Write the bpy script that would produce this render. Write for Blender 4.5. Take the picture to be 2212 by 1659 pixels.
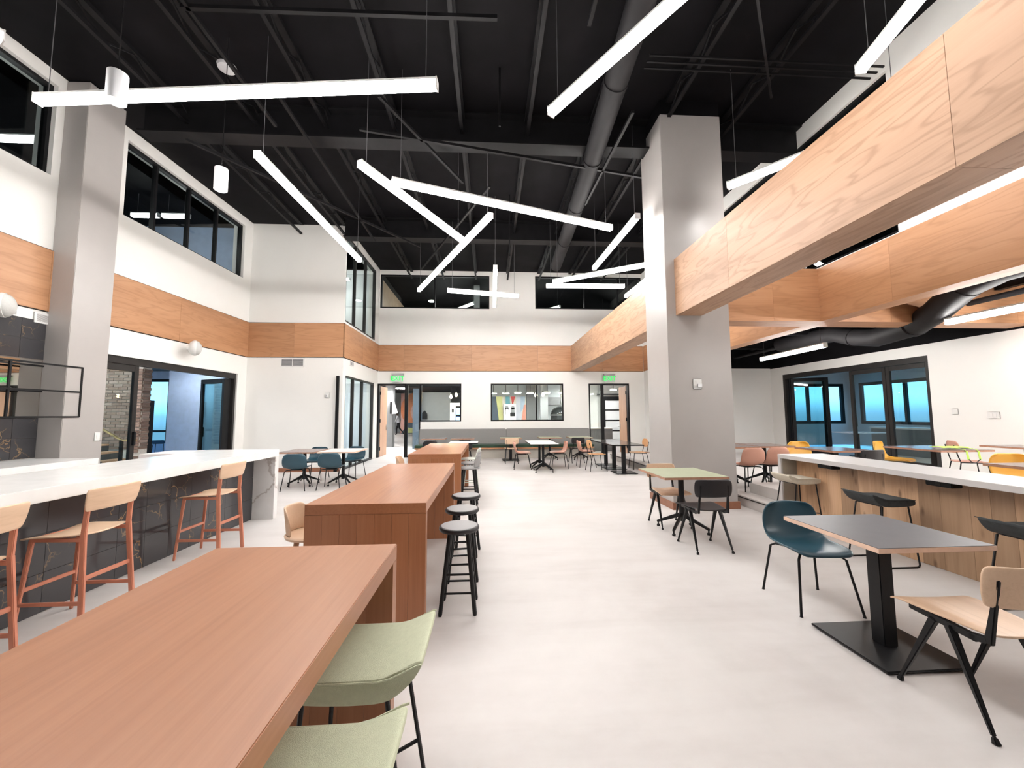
import bpy, bmesh, math, random
from mathutils import Vector, Matrix
random.seed(7)
for o in list(bpy.data.objects): bpy.data.objects.remove(o)
C = bpy.context.scene.collection
scn = bpy.context.scene
# ------------------------------------------------------------------ camera
cd = bpy.data.cameras.new('camera'); cam = bpy.data.objects.new('camera', cd); C.objects.link(cam)
cd.sensor_width = 36.0; cd.lens = 850 * 36 / 2212; cd.clip_start = 0.02; cd.clip_end = 300
def cam_matrix(f=850.0, vp=(1056, 896), roll=.005):
    d = Vector(((vp[0]-1106)/f, (vp[1]-829.5)/f, 1.0)).normalized()
    u = Vector((-roll, -1.0, 0)); u.z = -(u.x*d.x + u.y*d.y)/d.z; u.normalize()
    r = d.cross(u)
    R = Matrix((r, d, u))
    right = R @ Vector((1, 0, 0)); up = R @ Vector((0, -1, 0)); back = -(R @ Vector((0, 0, 1)))
    m = Matrix((right, up, back)).transposed().to_4x4(); m.translation = (0, 0, 1.5)
    return m
cam.matrix_world = cam_matrix()
scn.camera = cam
# ------------------------------------------------------------------ world
w = bpy.data.worlds.new('world'); scn.world = w; w.use_nodes = True
nt = w.node_tree; nt.nodes.clear()
tc = nt.nodes.new('ShaderNodeTexCoord'); sx = nt.nodes.new('ShaderNodeSeparateXYZ')
rp = nt.nodes.new('ShaderNodeValToRGB'); bg = nt.nodes.new('ShaderNodeBackground'); wo = nt.nodes.new('ShaderNodeOutputWorld')
mp = nt.nodes.new('ShaderNodeMapRange'); mp.inputs[1].default_value = -1; mp.inputs[2].default_value = 1
nt.links.new(tc.outputs['Generated'], sx.inputs[0]); nt.links.new(sx.outputs['Z'], mp.inputs[0])
nt.links.new(mp.outputs[0], rp.inputs[0]); nt.links.new(rp.outputs[0], bg.inputs[0]); nt.links.new(bg.outputs[0], wo.inputs[0])
e = rp.color_ramp.elements
e[0].position = .0; e[0].color = (.05, .11, .16, 1)
e[1].position = 1.; e[1].color = (.10, .42, .85, 1)
for p, c in ((.485, (.06, .16, .25, 1)), (.50, (.10, .26, .42, 1)), (.515, (.22, .58, .88, 1)), (.62, (.16, .5, .88, 1))):
    k = e.new(p); k.color = c
bg.inputs[1].default_value = 1.0
cy = scn.cycles; cy.max_bounces = 5; cy.diffuse_bounces = 3; cy.glossy_bounces = 3; cy.transmission_bounces = 4; cy.transparent_max_bounces = 16; cy.caustics_reflective = False; cy.caustics_refractive = False
vs = scn.view_settings
vs.view_transform = 'Standard'; vs.look = 'None'; vs.exposure = 1.72; vs.gamma = 1.0; vs.use_curve_mapping = False
# ------------------------------------------------------------------ materials
M = {}
def nodes(name):
    m = bpy.data.materials.new(name); m.use_nodes = True; M[name] = m
    n = m.node_tree; b = n.nodes['Principled BSDF']
    return m, n, b
def ramp(n, stops, interp='LINEAR'):
    r = n.nodes.new('ShaderNodeValToRGB'); r.color_ramp.interpolation = interp
    el = r.color_ramp.elements
    el[0].position = stops[0][0]; el[0].color = (*stops[0][1], 1)
    el[1].position = stops[-1][0]; el[1].color = (*stops[-1][1], 1)
    for p, c in stops[1:-1]:
        k = el.new(p); k.color = (*c, 1)
    return r
def coords(n, scale=(1, 1, 1), rnd=0.0):
    t = n.nodes.new('ShaderNodeTexCoord'); mpn = n.nodes.new('ShaderNodeMapping')
    mpn.inputs['Scale'].default_value = scale
    if rnd:
        oi = n.nodes.new('ShaderNodeObjectInfo'); ml = n.nodes.new('ShaderNodeMath'); ml.operation = 'MULTIPLY'
        ml.inputs[1].default_value = rnd; n.links.new(oi.outputs['Random'], ml.inputs[0])
        ad = n.nodes.new('ShaderNodeVectorMath'); ad.operation = 'ADD'
        n.links.new(t.outputs['Object'], ad.inputs[0]); n.links.new(ml.outputs[0], ad.inputs[1])
        n.links.new(ad.outputs[0], mpn.inputs[0])
    else:
        n.links.new(t.outputs['Object'], mpn.inputs[0])
    return mpn
def noise(n, vec, scale, detail=4, rough=.55, dist=0.0):
    t = n.nodes.new('ShaderNodeTexNoise'); t.inputs['Scale'].default_value = scale
    t.inputs['Detail'].default_value = detail; t.inputs['Roughness'].default_value = rough; t.inputs['Distortion'].default_value = dist
    n.links.new(vec.outputs[0], t.inputs['Vector']); return t
def bump(n, b, src, strength, dist=.01):
    bp = n.nodes.new('ShaderNodeBump'); bp.inputs['Strength'].default_value = strength; bp.inputs['Distance'].default_value = dist
    n.links.new(src, bp.inputs['Height']); n.links.new(bp.outputs[0], b.inputs['Normal'])
def plain(name, col, rough=.5, metal=0.0, var=.06, scale=6.0, bmp=0.0, spec=.5, bscale=None):
    m, n, b = nodes(name)
    v = coords(n, rnd=9.0); t = noise(n, v, scale)
    r = ramp(n, [(.3, tuple(max(0, c*(1-var)) for c in col)), (.7, tuple(min(1, c*(1+var)) for c in col))])
    n.links.new(t.outputs[0], r.inputs[0]); n.links.new(r.outputs[0], b.inputs['Base Color'])
    b.inputs['Roughness'].default_value = rough; b.inputs['Metallic'].default_value = metal
    b.inputs['Specular IOR Level'].default_value = spec
    if bmp:
        t2 = noise(n, v, bscale or 120, 3); bump(n, b, t2.outputs[0], bmp, .004)
    return m
def emit(name, col, strength):
    m, n, b = nodes(name)
    b.inputs['Base Color'].default_value = (*[min(1, c) for c in col], 1); b.inputs['Roughness'].default_value = .5
    b.inputs['Emission Color'].default_value = (*col, 1); b.inputs['Emission Strength'].default_value = strength
    return m
def wood(name, dark, mid, light, axis='X', lines=22.0, fine=.5, rough=.45, stretch=9.0, contrast=.5, rnd=17.0, scale=1.0):
    """veneer: contour lines of a stretched noise give cathedral grain, fine streaks on top"""
    m, n, b = nodes(name)
    s = [1.0*scale]*3; s['XYZ'.index(axis)] = scale/stretch
    v = coords(n, s, rnd)
    t = noise(n, v, 1.6, 2.0, .45, .25)
    ml = n.nodes.new('ShaderNodeMath'); ml.operation = 'MULTIPLY'; ml.inputs[1].default_value = lines*6.28; n.links.new(t.outputs[0], ml.inputs[0])
    sn = n.nodes.new('ShaderNodeMath'); sn.operation = 'SINE'; n.links.new(ml.outputs[0], sn.inputs[0])
    mr = n.nodes.new('ShaderNodeMapRange'); mr.inputs[1].default_value = -1; mr.inputs[2].default_value = 1; n.links.new(sn.outputs[0], mr.inputs[0])
    pw = n.nodes.new('ShaderNodeMath'); pw.operation = 'POWER'; pw.inputs[1].default_value = 5.0; n.links.new(mr.outputs[0], pw.inputs[0])
    s2 = [60.0]*3; s2['XYZ'.index(axis)] = 1.5
    v2 = coords(n, s2, rnd); t2 = noise(n, v2, 1.0, 5, .6)
    s3 = [5.0]*3; s3['XYZ'.index(axis)] = .5
    v3 = coords(n, s3, rnd); t3 = noise(n, v3, 1.0, 3, .5)
    r = ramp(n, [(.25, dark), (.5, mid), (.78, light)])
    mx = n.nodes.new('ShaderNodeMix'); mx.data_type = 'FLOAT'; mx.inputs[0].default_value = fine
    n.links.new(t3.outputs[0], mx.inputs[2]); n.links.new(t2.outputs[0], mx.inputs[3])
    n.links.new(mx.outputs[0], r.inputs[0])
    mc = n.nodes.new('ShaderNodeMix'); mc.data_type = 'RGBA'; mc.blend_type = 'MIX'
    fm = n.nodes.new('ShaderNodeMath'); fm.operation = 'MULTIPLY'; fm.inputs[1].default_value = contrast; n.links.new(pw.outputs[0], fm.inputs[0])
    n.links.new(fm.outputs[0], mc.inputs[0]); n.links.new(r.outputs[0], mc.inputs[6]); mc.inputs[7].default_value = (*dark, 1)
    # each board a little lighter or darker than its neighbour
    oi = n.nodes.new('ShaderNodeObjectInfo'); hs = n.nodes.new('ShaderNodeHueSaturation')
    vr = n.nodes.new('ShaderNodeMapRange'); vr.inputs[3].default_value = .93; vr.inputs[4].default_value = 1.05
    n.links.new(oi.outputs['Random'], vr.inputs[0]); n.links.new(vr.outputs[0], hs.inputs['Value'])
    n.links.new(mc.outputs[2], hs.inputs['Color']); n.links.new(hs.outputs[0], b.inputs['Base Color'])
    b.inputs['Roughness'].default_value = rough
    bump(n, b, t2.outputs[0], .06, .002)
    return m
def glass(name, tint=(.93, .97, .96), refl=1.0, op=0.0):
    m = bpy.data.materials.new(name); m.use_nodes = True; M[name] = m
    n = m.node_tree; n.nodes.clear()
    o = n.nodes.new('ShaderNodeOutputMaterial'); tr = n.nodes.new('ShaderNodeBsdfTransparent'); gl = n.nodes.new('ShaderNodeBsdfGlossy')
    gl.inputs['Roughness'].default_value = .0; tr.inputs[0].default_value = (*tint, 1)
    lwt = n.nodes.new('ShaderNodeLayerWeight'); p5 = n.nodes.new('ShaderNodeMath'); p5.operation = 'POWER'; p5.inputs[1].default_value = 5.0; lwt.inputs[0].default_value = .5
    n.links.new(lwt.outputs['Facing'], p5.inputs[0])
    ml = n.nodes.new('ShaderNodeMath'); ml.operation = 'MULTIPLY_ADD'; ml.inputs[1].default_value = .9; ml.inputs[2].default_value = .035*refl; n.links.new(p5.outputs[0], ml.inputs[0])
    mx = n.nodes.new('ShaderNodeMixShader'); n.links.new(ml.outputs[0], mx.inputs[0])
    n.links.new(tr.outputs[0], mx.inputs[1]); n.links.new(gl.outputs[0], mx.inputs[2]); n.links.new(mx.outputs[0], o.inputs[0])
    return m
plain('wall', (.83, .82, .79), .6, var=.012, scale=1.5, bmp=.05, bscale=180)
plain('wall_room', (.74, .77, .78), .6, var=.02, scale=1.5)
plain('ceiling_black', (.0045, .004, .005), .7, var=.4, scale=2.0, spec=.12)
plain('steel_black', (.007, .0066, .0075), .5, var=.3, scale=4.0, spec=.2)
plain('duct_black', (.018, .017, .0185), .6, var=.15, scale=4.0, spec=.2)
plain('column_grey', (.40, .375, .36), .32, var=.03, scale=2.0)
plain('soffit_grey', (.09, .09, .095), .5)
plain('black_metal', (.007, .007, .008), .4, var=.2, scale=20, spec=.3)
plain('frame_dark', (.022, .020, .019), .45, var=.1, spec=.3)
plain('frame_black', (.006, .006, .007), .45, var=.1, spec=.25)
plain('white_paint', (.80, .80, .79), .4, var=.02)
plain('white_plastic', (.78, .78, .76), .35, var=.02)
plain('speaker_grille', (.56, .56, .54), .6, var=.05, scale=60, bmp=.3, bscale=300)
plain('grille_grey', (.42, .42, .43), .45, var=.1)
plain('dark_slot', (.03, .03, .035), .7)
plain('chrome', (.82, .82, .84), .12, metal=1.0, var=.02)
plain('satin_steel', (.85, .85, .87), .35, metal=.7, var=.02)
plain('brass', (.75, .55, .28), .3, metal=1.0, var=.05)
plain('steel_plain', (.6, .6, .6), .3, metal=1.0, var=.05)
plain('copper_paint', (.60, .235, .15), .42, var=.05, scale=12)
plain('ply', (.70, .45, .26), .42, var=.06, scale=3)
plain('blue_shell', (.020, .066, .095), .34, var=.1, scale=3)
plain('pink_shell', (.58, .30, .22), .45, var=.05, scale=3)
plain('yellow_shell', (.72, .39, .05), .45, var=.05, scale=3)
plain('black_shell', (.014, .012, .014), .4, var=.15, scale=8)
plain('orange_shell', (.66, .36, .17), .45, var=.05, scale=3)
plain('green_fabric', (.59, .62, .45), .9, var=.04, scale=60, bmp=.6, bscale=500)
plain('cream_fabric', (.66, .60, .49), .9, var=.05, scale=40, bmp=.5, bscale=500)
plain('grey_fabric', (.04, .045, .047), .85, var=.2, scale=30, bmp=.5, bscale=500)
plain('blue_fabric', (.03, .10, .2), .85, var=.2, scale=30)
plain('bench_fabric', (.27, .26, .255), .9, var=.06, scale=60, bmp=.4, bscale=400)
plain('bench_green', (.022, .060, .034), .35, var=.2, scale=5)
plain('bench_base', (.44, .41, .36), .6, var=.06, scale=4)
plain('laminate_grey', (.125, .122, .135), .42, var=.05, scale=8)
plain('laminate_green', (.36, .39, .27), .45, var=.04, scale=5)
plain('laminate_white', (.80, .74, .73), .4, var=.02)
plain('laminate_dark', (.20, .135, .125), .22, var=.15, scale=3)
plain('laminate_black', (.045, .036, .034), .14, var=.1, scale=3)
plain('ply_edge', (.42, .22, .14), .5, var=.12, scale=30)
plain('edge_light', (.74, .52, .40), .5, var=.06, scale=20)
plain('concrete_step', (.52, .49, .47), .6, var=.06, scale=3)
plain('gap_dark', (.02, .016, .014), .8)
plain('neon', (.45, .72, .10), .5, var=.1)
plain('skirt', (.27, .115, .065), .45, var=.12, scale=8)
plain('hair_dark', (.012, .010, .010), .7)
plain('skin', (.20, .11, .075), .6)
plain('shirt_white', (.72, .74, .78), .8)
plain('trouser_black', (.015, .015, .018), .8)
plain('mural_orange', (.78, .27, .12), .6); plain('mural_pink', (.78, .45, .38), .6); plain('mural_navy', (.08, .11, .15), .6)
plain('mural_yellow', (.68, .68, .30), .6); plain('mural_teal', (.20, .50, .58), .6); plain('mural_red', (.72, .10, .09), .6)
plain('mural_cream', (.78, .72, .62), .6); plain('mural_lilac', (.70, .72, .80), .6); plain('mural_salmon', (.75, .32, .24), .6); plain('mural_sky', (.48, .60, .74), .6)
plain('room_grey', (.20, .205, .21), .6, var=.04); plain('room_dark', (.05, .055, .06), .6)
plain('oven_black', (.03, .035, .036), .15)
plain('grout', (.20, .17, .15), .8)
plain('mortar', (.55, .52, .48), .9, var=.15, scale=30)
plain('daylight_blue_wall', (.42, .55, .78), .6)  # white walls with the blue of the daylight painted into their colour
plain('plank_pale', (.50, .36, .25), .5, var=.15, scale=4)
plain('tree_green', (.05, .16, .12), .9, var=.4, scale=8)
emit('lamp', (1.0, .97, .94), 15.0)
emit('lamp_low', (1.0, .97, .94), 27.0)
emit('lamp_room', (1.0, .98, .95), 55.0)
emit('lamp_upper', (1.0, .98, .95), 9.0); emit('fill_left', (1.0, .98, .95), 75.0)
plain('exit_panel', (.62, .68, .64), .4)
emit('bulb', (1.0, .72, .35), 25.0)
emit('exit_green', (.0, .62, .09), .42)
emit('fridge_blue', (.15, .5, 1.0), 2.2)
emit('cyl_glow', (1.0, .96, .9), 30.0)
OAK = ((.37, .175, .082), (.50, .255, .130), (.56, .305, .165))
for a in 'XYZ': wood('oak_'+a, *OAK, axis=a, lines=7, fine=.35, contrast=.45, scale=3.0, stretch=7)
PALE = ((.33, .18, .10), (.485, .29, .18), (.535, .335, .215))
for a in 'XY': wood('beam_oak_'+a, *PALE, axis=a, lines=8, fine=.3, contrast=.62, scale=3.2, stretch=6.5)
TBL = ((.275, .102, .042), (.365, .152, .070), (.43, .198, .098))
for a in 'YZ': wood('table_wood_'+a, *TBL, axis=a, lines=6, fine=.5, contrast=.12, stretch=14, rough=.36)
for a in 'YZ':
    b = M['table_wood_'+a].node_tree.nodes['Principled BSDF']; b.inputs['Coat Weight'].default_value = .15; b.inputs['Coat Roughness'].default_value = .42
wood('door_wood', (.36, .21, .13), (.47, .29, .19), (.53, .34, .23), axis='Z', lines=5, contrast=.15)
for a in 'XY': wood('ply_'+a, (.60, .40, .26), (.72, .505, .345), (.77, .56, .40), axis=a, lines=8, fine=.5, contrast=.18, rough=.42)
def rustic(name):
    m = wood(name, (.38, .22, .12), (.56, .35, .21), (.64, .42, .27), axis='Z', lines=9, fine=.45, contrast=.35, stretch=6)
    n = m.node_tree; b = n.nodes['Principled BSDF']
    hs = b.inputs['Base Color'].links[0].from_node
    v = coords(n, (7, 7, 2.4), 23.0); vo = n.nodes.new('ShaderNodeTexVoronoi'); vo.inputs['Scale'].default_value = 1.0
    n.links.new(v.outputs[0], vo.inputs['Vector'])
    r = ramp(n, [(.05, (1, 1, 1)), (.16, (0, 0, 0))]); n.links.new(vo.outputs['Distance'], r.inputs[0])
    mx = n.nodes.new('ShaderNodeMix'); mx.data_type = 'RGBA'; mx.inputs[7].default_value = (.10, .045, .02, 1)
    sc = n.nodes.new('ShaderNodeMath'); sc.operation = 'MULTIPLY'; sc.inputs[1].default_value = .75; n.links.new(r.outputs[0], sc.inputs[0])
    n.links.new(sc.outputs[0], mx.inputs[0]); n.links.new(hs.outputs[0], mx.inputs[6])
    for nd in n.nodes:
        if nd.type == 'MAP_RANGE' and abs(nd.inputs[3].default_value-.93) < 1e-4: nd.inputs[3].default_value = .62; nd.inputs[4].default_value = 1.28
    n.links.new(mx.outputs[2], b.inputs['Base Color'])
rustic('rustic_oak')
def floor_mat():
    m, n, b = nodes('concrete_floor')
    v = coords(n); a = noise(n, v, .55, 6, .62, .6); c = noise(n, v, 5.0, 5, .6); d = noise(n, coords(n, (.4, 3.0, 1)), 1.0, 5, .6, .4)
    mx = n.nodes.new('ShaderNodeMix'); mx.data_type = 'FLOAT'; mx.inputs[0].default_value = .3
    n.links.new(a.outputs[0], mx.inputs[2]); n.links.new(c.outputs[0], mx.inputs[3])
    m2 = n.nodes.new('ShaderNodeMix'); m2.data_type = 'FLOAT'; m2.inputs[0].default_value = .4
    n.links.new(mx.outputs[0], m2.inputs[2]); n.links.new(d.outputs[0], m2.inputs[3])
    r = ramp(n, [(.30, (.50, .465, .45)), (.5, (.60, .57, .557)), (.68, (.66, .635, .622))])
    n.links.new(m2.outputs[0], r.inputs[0]); n.links.new(r.outputs[0], b.inputs['Base Color'])
    rr = n.nodes.new('ShaderNodeMapRange'); rr.inputs[3].default_value = .36; rr.inputs[4].default_value = .56
    n.links.new(c.outputs[0], rr.inputs[0]); n.links.new(rr.outputs[0], b.inputs['Roughness'])
    b.inputs['Specular IOR Level'].default_value = .35
    bump(n, b, c.outputs[0], .03, .004)
floor_mat()
def marble(name, base, vein, vscale, width, rough, rnd, amount=1.0, mask=.5):
    m, n, b = nodes(name)
    v = coords(n, (1, 1, 1), rnd); wv = noise(n, v, 2.2, 4, .6)
    ad = n.nodes.new('ShaderNodeVectorMath'); ad.operation = 'MULTIPLY_ADD'
    ad.inputs[1].default_value = (.55, .55, .55); n.links.new(wv.outputs[1], ad.inputs[0]); n.links.new(v.outputs[0], ad.inputs[2])
    vo = n.nodes.new('ShaderNodeTexVoronoi'); vo.feature = 'DISTANCE_TO_EDGE'; vo.inputs['Scale'].default_value = vscale
    n.links.new(ad.outputs[0], vo.inputs['Vector'])
    r = ramp(n, [(0, (1, 1, 1)), (width, (0, 0, 0))]); n.links.new(vo.outputs['Distance'], r.inputs[0])
    mk = noise(n, v, 1.7, 3, .5); mr = ramp(n, [(mask, (0, 0, 0)), (mask+.14, (1, 1, 1))]); n.links.new(mk.outputs[0], mr.inputs[0])
    ml = n.nodes.new('ShaderNodeMath'); ml.operation = 'MULTIPLY'; n.links.new(r.outputs[0], ml.inputs[0]); n.links.new(mr.outputs[0], ml.inputs[1])
    m2 = n.nodes.new('ShaderNodeMath'); m2.operation = 'MULTIPLY'; m2.inputs[1].default_value = amount; n.links.new(ml.outputs[0], m2.inputs[0])
    cl = noise(n, v, 4.0, 4, .6); cr = ramp(n, [(.3, tuple(c*.94 for c in base)), (.7, tuple(min(1, c*1.05) for c in base))]); n.links.new(cl.outputs[0], cr.inputs[0])
    mx = n.nodes.new('ShaderNodeMix'); mx.data_type = 'RGBA'; mx.inputs[7].default_value = (*vein, 1)
    n.links.new(m2.outputs[0], mx.inputs[0]); n.links.new(cr.outputs[0], mx.inputs[6]); n.links.new(mx.outputs[2], b.inputs['Base Color'])
    b.inputs['Roughness'].default_value = rough
marble('dark_tile', (.052, .051, .055), (.42, .26, .13), 3.2, .018, .10, 31.0, .9, .50)
marble('white_quartz', (.84, .84, .83), (.5, .47, .45), .45, .010, .22, 0.0, .4, .52)
marble('quartz_end', (.74, .73, .72), (.38, .33, .30), .95, .022, .3, 5.0, .8, .22)
plain('grey_quartz', (.56, .535, .525), .4, var=.02)
plain('greige_panel', (.36, .33, .28), .5, var=.05)
def brick_mat():
    m, n, b = nodes('brick')
    oi = n.nodes.new('ShaderNodeObjectInfo'); r = ramp(n, [(0, (.14, .09, .07)), (.5, (.21, .145, .115)), (1, (.29, .22, .19))])
    n.links.new(oi.outputs['Random'], r.inputs[0]); n.links.new(r.outputs[0], b.inputs['Base Color']); b.inputs['Roughness'].default_value = .85
brick_mat()
m, n, b = nodes('mirror'); b.inputs['Base Color'].default_value = (.80, .78, .74, 1); b.inputs['Metallic'].default_value = 1; b.inputs['Roughness'].default_value = .02
glass('glass'); glass('glass_tint', (.80, .88, .88), 1.0); glass('glass_smoke', (.80, .84, .84), 1.3)
# ------------------------------------------------------------------ mesh helpers
PI = math.pi
class MB:
    def __init__(s): s.v = []; s.f = []
    def quad(s, a, b_, c, d):
        k = len(s.v); s.v += [tuple(a), tuple(b_), tuple(c), tuple(d)]; s.f.append((k, k+1, k+2, k+3)); return s
    def box(s, x0, x1, y0, y1, z0, z1):
        k = len(s.v)
        s.v += [(x0,y0,z0),(x1,y0,z0),(x1,y1,z0),(x0,y1,z0),(x0,y0,z1),(x1,y0,z1),(x1,y1,z1),(x0,y1,z1)]
        s.f += [tuple(k+i for i in q) for q in ((0,3,2,1),(4,5,6,7),(0,1,5,4),(1,2,6,5),(2,3,7,6),(3,0,4,7))]
        return s
    def bar(s, p, q, wx, wz, up=(0, 0, 1), wx2=None, wz2=None):
        p, q = Vector(p), Vector(q); d = (q-p).normalized(); u = Vector(up)
        if abs(d.dot(u)) > .99: u = Vector((0, 1, 0))
        a = d.cross(u).normalized(); u = a.cross(d)
        k = len(s.v)
        for c, hx, hz in ((p, wx/2, wz/2), (q, (wx2 or wx)/2, (wz2 or wz)/2)):
            for sx_, sz_ in ((-1,-1),(1,-1),(1,1),(-1,1)): s.v.append(tuple(c + a*hx*sx_ + u*hz*sz_))
        s.f += [tuple(k+i for i in f) for f in ((0,1,2,3),(7,6,5,4),(0,4,5,1),(1,5,6,2),(2,6,7,3),(3,7,4,0))]
        return s
    def tube(s, pts, r, n=8, closed=False):
        pts = [Vector(p) for p in pts]; m = len(pts)
        rs = r if isinstance(r, (list, tuple)) else [r]*m
        k = len(s.v); ref = None
        for i, p in enumerate(pts):
            if closed: d = (pts[(i+1) % m]-pts[i-1])
            else: d = pts[min(i+1, m-1)]-pts[max(i-1, 0)]
            d.normalize()
            if ref is None:
                ref = d.cross(Vector((0, 0, 1)))
                if ref.length < .1: ref = d.cross(Vector((0, 1, 0)))
            ref = (ref - d*ref.dot(d)).normalized(); o = d.cross(ref)
            for j in range(n):
                t = 2*PI*j/n; s.v.append(tuple(p + (ref*math.cos(t)+o*math.sin(t))*rs[i]))
        for i in range(m if closed else m-1):
            for j in range(n):
                a, b_ = i % m, (i+1) % m
                s.f.append((k+a*n+j, k+a*n+(j+1) % n, k+b_*n+(j+1) % n, k+b_*n+j))
        if not closed:
            s.f.append(tuple(k+j for j in range(n))); s.f.append(tuple(k+(m-1)*n+j for j in reversed(range(n))))
        return s
    def lathe(s, prof, n=24, c=(0, 0, 0), axis='Z'):
        k = len(s.v)
        for r, z in prof:
            for j in range(n):
                t = 2*PI*j/n; x, y = r*math.cos(t), r*math.sin(t)
                p = {'Z': (x, y, z), 'X': (z, x, y), 'Y': (x, z, y)}[axis]
                s.v.append((c[0]+p[0], c[1]+p[1], c[2]+p[2]))
        for i in range(len(prof)-1):
            for j in range(n): s.f.append((k+i*n+j, k+i*n+(j+1) % n, k+(i+1)*n+(j+1) % n, k+(i+1)*n+j))
        s.f.append(tuple(k+j for j in range(n))); s.f.append(tuple(k+(len(prof)-1)*n+j for j in reversed(range(n))))
        return s
    def prism(s, poly, t0, t1, plane='XZ'):
        """polygon in a plane, extruded along the third axis"""
        def P(a, b_, t): return {'XZ': (a, t, b_), 'YZ': (t, a, b_), 'XY': (a, b_, t)}[plane]
        k = len(s.v); n = len(poly)
        s.v += [P(a, b_, t0) for a, b_ in poly] + [P(a, b_, t1) for a, b_ in poly]
        s.f.append(tuple(range(k, k+n))); s.f.append(tuple(reversed(range(k+n, k+2*n))))
        for i in range(n): s.f.append((k+i, k+(i+1) % n, k+n+(i+1) % n, k+n+i))
        return s
    def mesh(s, name, smooth=False, bevel=0.0, seg=2, weld=False):
        me = bpy.data.meshes.new(name); me.from_pydata(s.v, [], s.f); me.update()
        bm = bmesh.new(); bm.from_mesh(me)
        if weld: bmesh.ops.remove_doubles(bm, verts=bm.verts, dist=1e-5)
        bmesh.ops.recalc_face_normals(bm, faces=bm.faces)
        if bevel:
            ed = [e_ for e_ in bm.edges if len(e_.link_faces) == 2 and e_.calc_face_angle(0) > .5]
            bmesh.ops.bevel(bm, geom=ed, offset=bevel, segments=seg, affect='EDGES', clamp_overlap=True)
        bm.to_mesh(me); bm.free()
        if smooth or bevel:
            me.polygons.foreach_set('use_smooth', [True]*len(me.polygons)); me.set_sharp_from_angle(angle=math.radians(38))
        return me
    def build(s, name, mat, parent=None, smooth=False, bevel=0.0, seg=2, weld=False):
        return link(name, s.mesh(name, smooth, bevel, seg, weld), mat, parent)
def link(name, me, mat=None, parent=None):
    o = bpy.data.objects.new(name, me); C.objects.link(o)
    if mat is not None and not me.materials: me.materials.append(M[mat])
    if parent is not None: o.parent = parent
    return o
def tag(o, label=None, cat=None, group=None, kind=None):
    if label: o['label'] = label
    if cat: o['category'] = cat
    if group: o['group'] = group
    if kind: o['kind'] = kind
    return o
def thing(name, label, cat, loc=(0, 0, 0), rz=0.0, group=None):
    o = bpy.data.objects.new(name, None); C.objects.link(o); o.empty_display_size = .05
    o.location = loc; o.rotation_euler = (0, 0, rz); return tag(o, label, cat, group)
def copy_tree(o, parent=None):
    c = o.copy(); C.objects.link(c); c.parent = parent
    for ch in o.children: copy_tree(ch, c)
    return c
def dup(o, loc, rz, label, group=None):
    c = copy_tree(o); c.location = loc; c.rotation_euler = (0, 0, rz); c['label'] = label
    if group: c['group'] = group
    return c
def struct(o, label=None): tag(o, label, None, None, 'structure'); return o
def bx(x0, x1, y0, y1, z0, z1): return MB().box(x0, x1, y0, y1, z0, z1)
_pc = {}
def sbox(name, dims, mat, parent, loc, bevel=0.0, rot=None):
    """piece that shares its mesh with every other piece of the same size and material"""
    key = (tuple(round(d, 4) for d in dims), mat, bevel)
    if key not in _pc:
        a, b_, c = (d/2 for d in dims); me = bx(-a, a, -b_, b_, -c, c).mesh(name, bevel=bevel, seg=1); me.materials.append(M[mat]); _pc[key] = me
    o = link(name, _pc[key], None, parent); o.location = loc
    if rot: o.rotation_euler = rot
    return o
def holes_wall(u0, u1, z0, z1, holes, t0, t1, plane):
    """wall slab with rectangular holes; plane 'Y': u runs along X and t is Y, plane 'X': u runs along Y and t is X"""
    us = sorted({u0, u1, *[min(max(h[i], u0), u1) for h in holes for i in (0, 1)]}); zs = sorted({z0, z1, *[min(max(h[i], z0), z1) for h in holes for i in (2, 3)]})
    b_ = MB()
    for a, c in zip(us, us[1:]):
        run = None
        for d, e_ in zip(zs, zs[1:]):
            mu, mz = (a+c)/2, (d+e_)/2
            if any(h[0] < mu < h[1] and h[2] < mz < h[3] for h in holes):
                if run: b_.box(*((a, c, t0, t1) if plane == 'Y' else (t0, t1, a, c)), *run); run = None
            else: run = [run[0] if run else d, e_]
        if run: b_.box(*((a, c, t0, t1) if plane == 'Y' else (t0, t1, a, c)), *run)
    return b_
LW_A = math.radians(-1.89); LW_O = (-6.55, 11.0, 0.0)          # the left wall stands very slightly off square
def on_left(o): o.location = LW_O; o.rotation_euler = (0, 0, LW_A); return o
def lw_pt(x, y, z=0): 
    c, s_ = math.cos(LW_A), math.sin(LW_A); return (LW_O[0]+c*x-s_*y, LW_O[1]+s_*x+c*y, z)
_win = [0]
def window(u0, u1, z0, z1, mull, t, plane, mat='frame_black', gmat='glass', fw=.05, dp=.10, left=False, name=None, rails=()):
    """frame with its mullions and one pane per bay"""
    if name is None: _win[0] += 1; name = 'window_%d' % _win[0]
    def B(m_, a, b_, c, d, h): m_.box(*((a, b_, t-h, t+h) if plane == 'Y' else (t-h, t+h, a, b_)), c, d)
    f = MB(); h = dp/2
    B(f, u0, u0+fw, z0, z1, h); B(f, u1-fw, u1, z0, z1, h); B(f, u0+fw, u1-fw, z0, z0+fw, h); B(f, u0+fw, u1-fw, z1-fw, z1, h)
    fo = struct(f.build(name, mat))
    cuts = [u0+fw*.5] + list(mull) + [u1-fw*.5]
    for u in mull:
        k = MB(); B(k, u-fw*.45, u+fw*.45, z0+fw, z1-fw, h*.9); k.build('mullion', mat, fo)
    for z in rails:
        k = MB(); B(k, u0+fw, u1-fw, z-fw*.4, z+fw*.4, h*.8); k.build('rail', mat, fo)
    for a, c in zip(cuts, cuts[1:]):
        k = MB(); B(k, a+fw*.4, c-fw*.4, z0+fw*.9, z1-fw*.9, .005); k.build('pane', gmat, fo)
    if left: on_left(fo)
    return fo
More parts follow.
